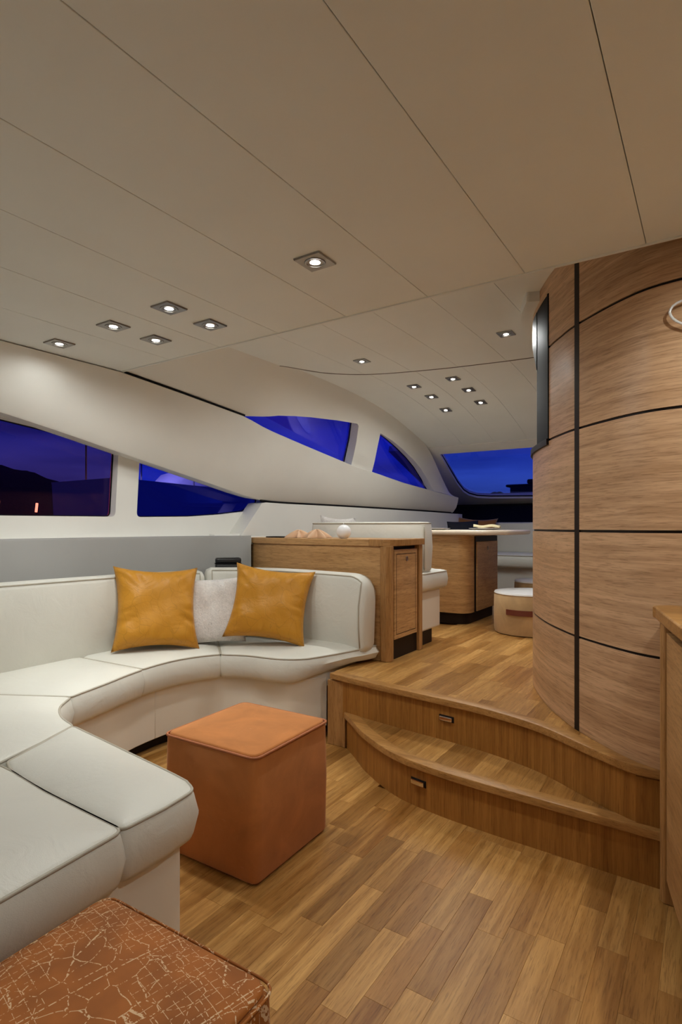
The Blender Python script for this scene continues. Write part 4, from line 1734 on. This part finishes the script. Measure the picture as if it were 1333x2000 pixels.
# ------------------------------------------------------------------ dining table
tb = thing('dining_table', (-1.95, 4.4, UP), 'pale dining table with rounded top on a broad oak pedestal', 'table')
TZ = 1.076
tt = round_poly([(-2.46, 4.02), (-1.35, 3.98), (-1.235, 4.12), (-1.205, 4.40), (-1.235, 4.72), (-1.36, 4.86), (-2.46, 4.86)], 0.10, 6)
o = puffy('table_top', tt, TZ - 0.036, TZ, 0.014, 'table', tb)
pp = round_poly([(-2.3, 4.06), (-1.535, 4.06), (-1.525, 4.75), (-2.3, 4.75)], 0.11, 7)
prism('pedestal', pp, UP + 0.085, TZ - 0.036, 'cabinet', tb)
prism('plinth', inset_poly([Vector(p) for p in pp] if area2(pp) > 0 else list(reversed(pp)), 0.02), UP + 0.001, UP + 0.085, 'wenge', tb)
box('door_gap', -1.56, -1.5235, 4.20, 4.725, UP + 0.087, 1.028, 'wenge', tb)
td = box('door', -1.55, -1.516, 4.215, 4.712, UP + 0.09, 0.985, 'cabinet', tb, 0.003)
knob_x(-1.515, 4.46, 0.93, 0.011, td)


def plate(x, y, r, label):
    o = lathe('plate', [(r * 0.5, 0.0005), (r * 0.6, 0.0005), (r, 0.011), (r * 1.0, 0.013), (r * 0.62, 0.005), (0.003, 0.004)], (x, y, TZ), 'white', None, 36, origin=(x, y, TZ))
    return tag(o, label, 'plate', 'plates on the dining table')


plate(-1.88, 4.24, 0.125, 'white plate on the dining table without a napkin')
plate(-1.52, 4.40, 0.125, 'white plate on the dining table under a folded cream napkin')
vs, fs = [], []
nx, ny = 14, 6
for sgn, dz in ((1, 0.0), (-1, -0.012)):
    for j in range(ny + 1):
        for i in range(nx + 1):
            u, v = i / nx - 0.5, j / ny - 0.5
            k = 0.55 + 0.45 * (i / nx)
            z = TZ + 0.030 + 0.010 * math.cos(v * 3.1) + 0.005 * math.sin(u * 9) + dz
            vs.append((-1.50 + u * 0.20 - v * 0.03, 4.39 + v * 0.13 * k + u * 0.05, z))
n1 = (nx + 1) * (ny + 1)
for j in range(ny):
    for i in range(nx):
        a = j * (nx + 1) + i
        fs.append((a, a + 1, a + nx + 2, a + nx + 1))
        fs.append((n1 + a + nx + 1, n1 + a + nx + 2, n1 + a + 1, n1 + a))
rim = [i for i in range(nx + 1)] + [j * (nx + 1) + nx for j in range(1, ny + 1)] + [ny * (nx + 1) + i for i in range(nx - 1, -1, -1)] + [j * (nx + 1) for j in range(ny - 1, 0, -1)]
for a, b in zip(rim, rim[1:] + rim[:1]):
    fs.append((a, n1 + a, n1 + b, b))
o = mesh_obj('napkin', vs, fs, 'napkin', None, True, origin=(-1.50, 4.39, TZ + 0.012))
tag(o, 'folded cream napkin lying on a white plate', 'napkin')


# ------------------------------------------------------------------ round poufs
def drum_pouf(x, y, r, h, label):
    t = thing('round_pouf', (x, y, UP), label, 'pouf', 'round poufs by the table')
    lathe('body', [(r - 0.02, 0.002), (r - 0.004, 0.006), (r, 0.03), (r + 0.003, h * 0.5), (r, h - 0.02), (r - 0.006, h - 0.012)], (x, y, UP), 'sisal', t, 44)
    lathe('top', [(r - 0.008, h - 0.013), (r + 0.001, h - 0.009), (r - 0.004, h + 0.001), (r * 0.8, h + 0.006), (0.004, h + 0.009)], (x, y, UP), 'white', t, 44)
    pts = []
    rings = []
    for i in range(13):
        a = R(-112) + R(66) * i / 12
        rr = r + 0.004 + 0.006 * math.sin(math.pi * i / 12)
        rings.append([(x + (rr + dr_) * math.cos(a), y + (rr + dr_) * math.sin(a), UP + z) for dr_, z in ((0, h * 0.50), (0.004, h * 0.50), (0.004, h * 0.63), (0, h * 0.63))])
    loft('strap', rings, 'strap', t, smooth=30)
    return t


drum_pouf(-1.085, 4.06, 0.235, 0.285, 'round tan pouf with white top and brown strap, in front of the table')
drum_pouf(-1.20, 4.95, 0.235, 0.285, 'round pouf with white top half hidden behind the curved wall, by the far bench')

# ------------------------------------------------------------------ starboard counter
ct = thing('oak_counter', (0.2, 1.5, 0), 'oak side counter with chamfered top at the end of the steps', 'counter')
fr = [(-0.118, 1.945), (-0.104, 1.86), (-0.06, 1.66), (0.0, 1.42), (0.08, 1.15), (0.16, 0.9)]
frd = [(p.x, p.y) for p in catmull(fr, 4)]
prism('body', [(x + 0.03, y) for x, y in frd] + [(1.2, 0.9), (1.2, 1.915), (-0.09, 1.915)], 0.07, 0.832, 'post', ct)
prism('plinth', [(x + 0.07, y) for x, y in frd] + [(1.2, 0.92), (1.2, 1.91), (-0.05, 1.91)], 0.001, 0.07, 'wenge', ct)
prism('post', [(-0.130, 1.908), (-0.130, 1.935), (-0.118, 1.938), (-0.02, 1.938), (-0.02, 1.895), (-0.118, 1.895)], 0.001, 0.833, 'post', ct, 0.003)
tpoly = [(-0.150, 1.90), (-0.105, 1.94), (1.2, 1.94), (1.2, 0.88)] + [(x - 0.032, y) for x, y in reversed(frd[3:])]
o = prism('top', tpoly, 0.833, 0.868, 'nosing', ct, 0.005)
rings = []
for (x, y), (x2, y2) in zip(frd, frd[1:] + [frd[-1]]):
    if y < 1.895 and y > 1.2:
        rings.append([(x - 0.002, y, 0.075), (x - 0.002, y, 0.793), (x + 0.03, y, 0.793), (x + 0.03, y, 0.075)])
loft('door', rings, 'cabinet', ct, smooth=30)
rings = [[(x + 0.016, y, 0.795), (x + 0.016, y, 0.832), (x + 0.035, y, 0.832), (x + 0.035, y, 0.795)] for x, y in frd if 1.2 < y < 1.895]
loft('shadow_gap', rings, 'wenge', ct, smooth=30)

# ================================================================== OUTSIDE, seen through the glass
# moored boat abeam
nb_ = thing('moored_boat', (-11.5, 9.5, 0.4), 'pale open boat moored outside the pointed side window', 'boat')
st = []
for i in range(15):
    t = i / 14
    y = 7.2 + 5.6 * t
    hw = 1.15 * (1 - max(0, (t - 0.35) / 0.65) ** 2.2) + 0.03
    zt = 2.05 - 0.10 * t
    st.append([(-11.5 + hw, y, zt), (-11.5 + hw * 1.02, y, zt + 0.07), (-11.5 + hw * 0.85, y, zt + 0.07), (-11.5 - hw * 0.85, y, zt + 0.07), (-11.5 - hw * 1.02, y, zt + 0.07), (-11.5 - hw, y, zt), (-11.5 - hw * 0.7, y, -1.5), (-11.5 + hw * 0.7, y, -1.5)])
loft('hull', st, 'boat', nb_, smooth=40)
tube('rail', [(-10.4 - 0.9 * max(0, (t - 0.35) / 0.65) ** 2.2, 7.4 + 5.0 * t, 2.52 - 0.12 * t) for t in [k / 12 for k in range(13)]], 0.025, 'steel', nb_, 6)
for t in (0.1, 0.4, 0.7, 0.95):
    x = -10.4 - 0.9 * max(0, (t - 0.35) / 0.65) ** 2.2
    tube('stanchion', [(x, 7.4 + 5.0 * t, 2.08), (x, 7.4 + 5.0 * t, 2.52 - 0.12 * t)], 0.02, 'steel', nb_, 6)
loft('tender_cover', [[(-11.5 + dx * w, y, 2.12 + dz * h) for dx, dz in ((0.75, 0), (0.6, 0.8), (0, 1), (-0.6, 0.8), (-0.75, 0))] for y, w, h in ((9.4, 0.7, 0.1), (9.8, 1, 0.42), (10.6, 1, 0.40), (11.2, 0.7, 0.12))], 'boat', nb_, smooth=50)

tube('mast', [(-11.5, 7.3, 2.1), (-11.5, 7.3, 4.6)], 0.02, 'silhouette', nb_, 6)  # the lamp on this mast is added to brighten the moored boat
lathe('added_deck_light', [(0.03, 0.0), (0.06, 0.02), (0.06, 0.10), (0.02, 0.13)], (-11.5, 7.3, 4.6), 'lamp', nb_, 12)
ld = bpy.data.lights.new('added_fill_lamp', 'SPOT')
ld.spot_size = R(110)
ld.spot_blend = 0.3
ld.energy = 500
ld.color = (0.8, 0.85, 1.0)
ld.shadow_soft_size = 0.08
lo = link(bpy.data.objects.new('added_fill_lamp', ld))
lo.parent = nb_
lo.location = Vector((-11.4, 7.3, 4.5)) - LOC[nb_]
lo.rotation_euler = (R(28), 0, 0)

# hillside that stands in for interior reflections in the long window
vs, fs = [], []
hx, hy = 18, 46
for j in range(hx + 1):
    for i in range(hy + 1):
        y = -30 + 110 * i / hy
        x = -60 - 40 * j / hx
        ridge = 17.5 - 0.235 * (y - 18) if y < 58 else 8.1 * max(0, 1 - (y - 58) / 20)
        ridge = max(0.2, min(ridge, 24)) + 0.5 * math.sin(y * 0.45) + 0.35 * math.sin(y * 1.1 + j)
        z = -1.5 + ridge * math.sin(min(1, j / hx * 1.2) * math.pi / 2)
        vs.append((x, y, z))
for j in range(hx):
    for i in range(hy):
        a = j * (hy + 1) + i
        fs.append((a, a + 1, a + hy + 2, a + hy + 1))
o = mesh_obj('backdrop', vs, fs, 'reflection_fill', None, True, origin=(-80, 20, -1.5))
tag(o, 'dark hillside standing in for interior reflections in the long window', 'reflection_fill')
for k, (y, z, lab) in enumerate(((26.6, 2.65, 'lowest'), (30.2, 2.55, 'middle'), (34.6, 2.45, 'most forward'), (24.6, 4.6, 'highest'))):
    t = thing('glow_streak', (-56, y, -1.5), lab + ' of the four small dock glows outside the long window', 'lamp', 'dock lamps')
    tube('post', [(-56, y, -1.5), (-56, y, z)], 0.09, 'silhouette', t, 6)  # posts carry small glowing streaks put outside the long window
    tube('streak_head', [(-56, y, z), (-56, y + 0.1, z + (0.4 if k == 3 else 0.9))], 0.12, 'streak', t, 8)

# dark yacht ahead
dy = thing('moored_yacht', (-12.0, 45, -1.5), 'dark silhouetted motor yacht moored ahead of the windshield', 'yacht')
loft('hull', [[(x, 45 - w, z1), (x, 45 + w, z1), (x, 45 + w * 0.6, -1.5), (x, 45 - w * 0.6, -1.5)] for x, w, z1 in ((-15.0, 0.2, 3.0), (-14.2, 1.2, 2.9), (-12, 2.0, 2.8), (-2, 2.0, 2.8))], 'silhouette', dy, smooth=30)
for (x0, x1, z0, z1) in ((-13.9, -2, 2.8, 3.55), (-13.2, -3, 3.5, 4.25), (-13.55, -3, 4.2, 4.40), (-11.9, -4, 4.4, 4.75), (-11.4, -6, 4.7, 4.85)):
    box('deckhouse', x0, x1, 44, 46, z0, z1, 'silhouette', dy, 0.1)
tube('mast', [(-13.35, 45, 3.4), (-13.35, 45, 4.3)], 0.03, 'silhouette', dy, 6)
for dz in (0, 0.25):
    lathe('fender', [(0.1, 0), (0.34, 0.15), (0.38, 0.5), (0.3, 0.9), (0.1, 1.0)], (-14.6 + dz * 1.6, 44.6, 2.9), 'silhouette', dy, 12)
hb = thing('channel_post', (-25.5, 60, -1.5), 'tiny dark post standing far ahead in the harbour', 'post')
tube('pole', [(-25.5, 60, -1.5), (-25.5, 60, 5.3)], 0.10, 'silhouette', hb, 6)
tube('top_mark', [(-25.5, 60, 4.6), (-25.5, 60, 5.5)], 0.22, 'silhouette', hb, 6)
wv = [(-300, -300, -1.5), (300, -300, -1.5), (300, 300, -1.5), (-300, 300, -1.5)]
m_, nt, nd, lk, bs = new_mat('harbour_water')
bs.inputs['Base Color'].default_value = (0.01, 0.015, 0.03, 1)
bs.inputs['Roughness'].default_value = 0.15
add_bump(nt, bs, noise_of(nt, position(nt), 1.5, 3).outputs['Fac'], 0.4, 0.1)
M['water'] = m_
o = mesh_obj('harbour_water', wv, [(0, 1, 2, 3)], 'water', None, origin=(0, 0, -1.5))
tag(o, 'dark harbour water outside', 'water', kind='stuff')
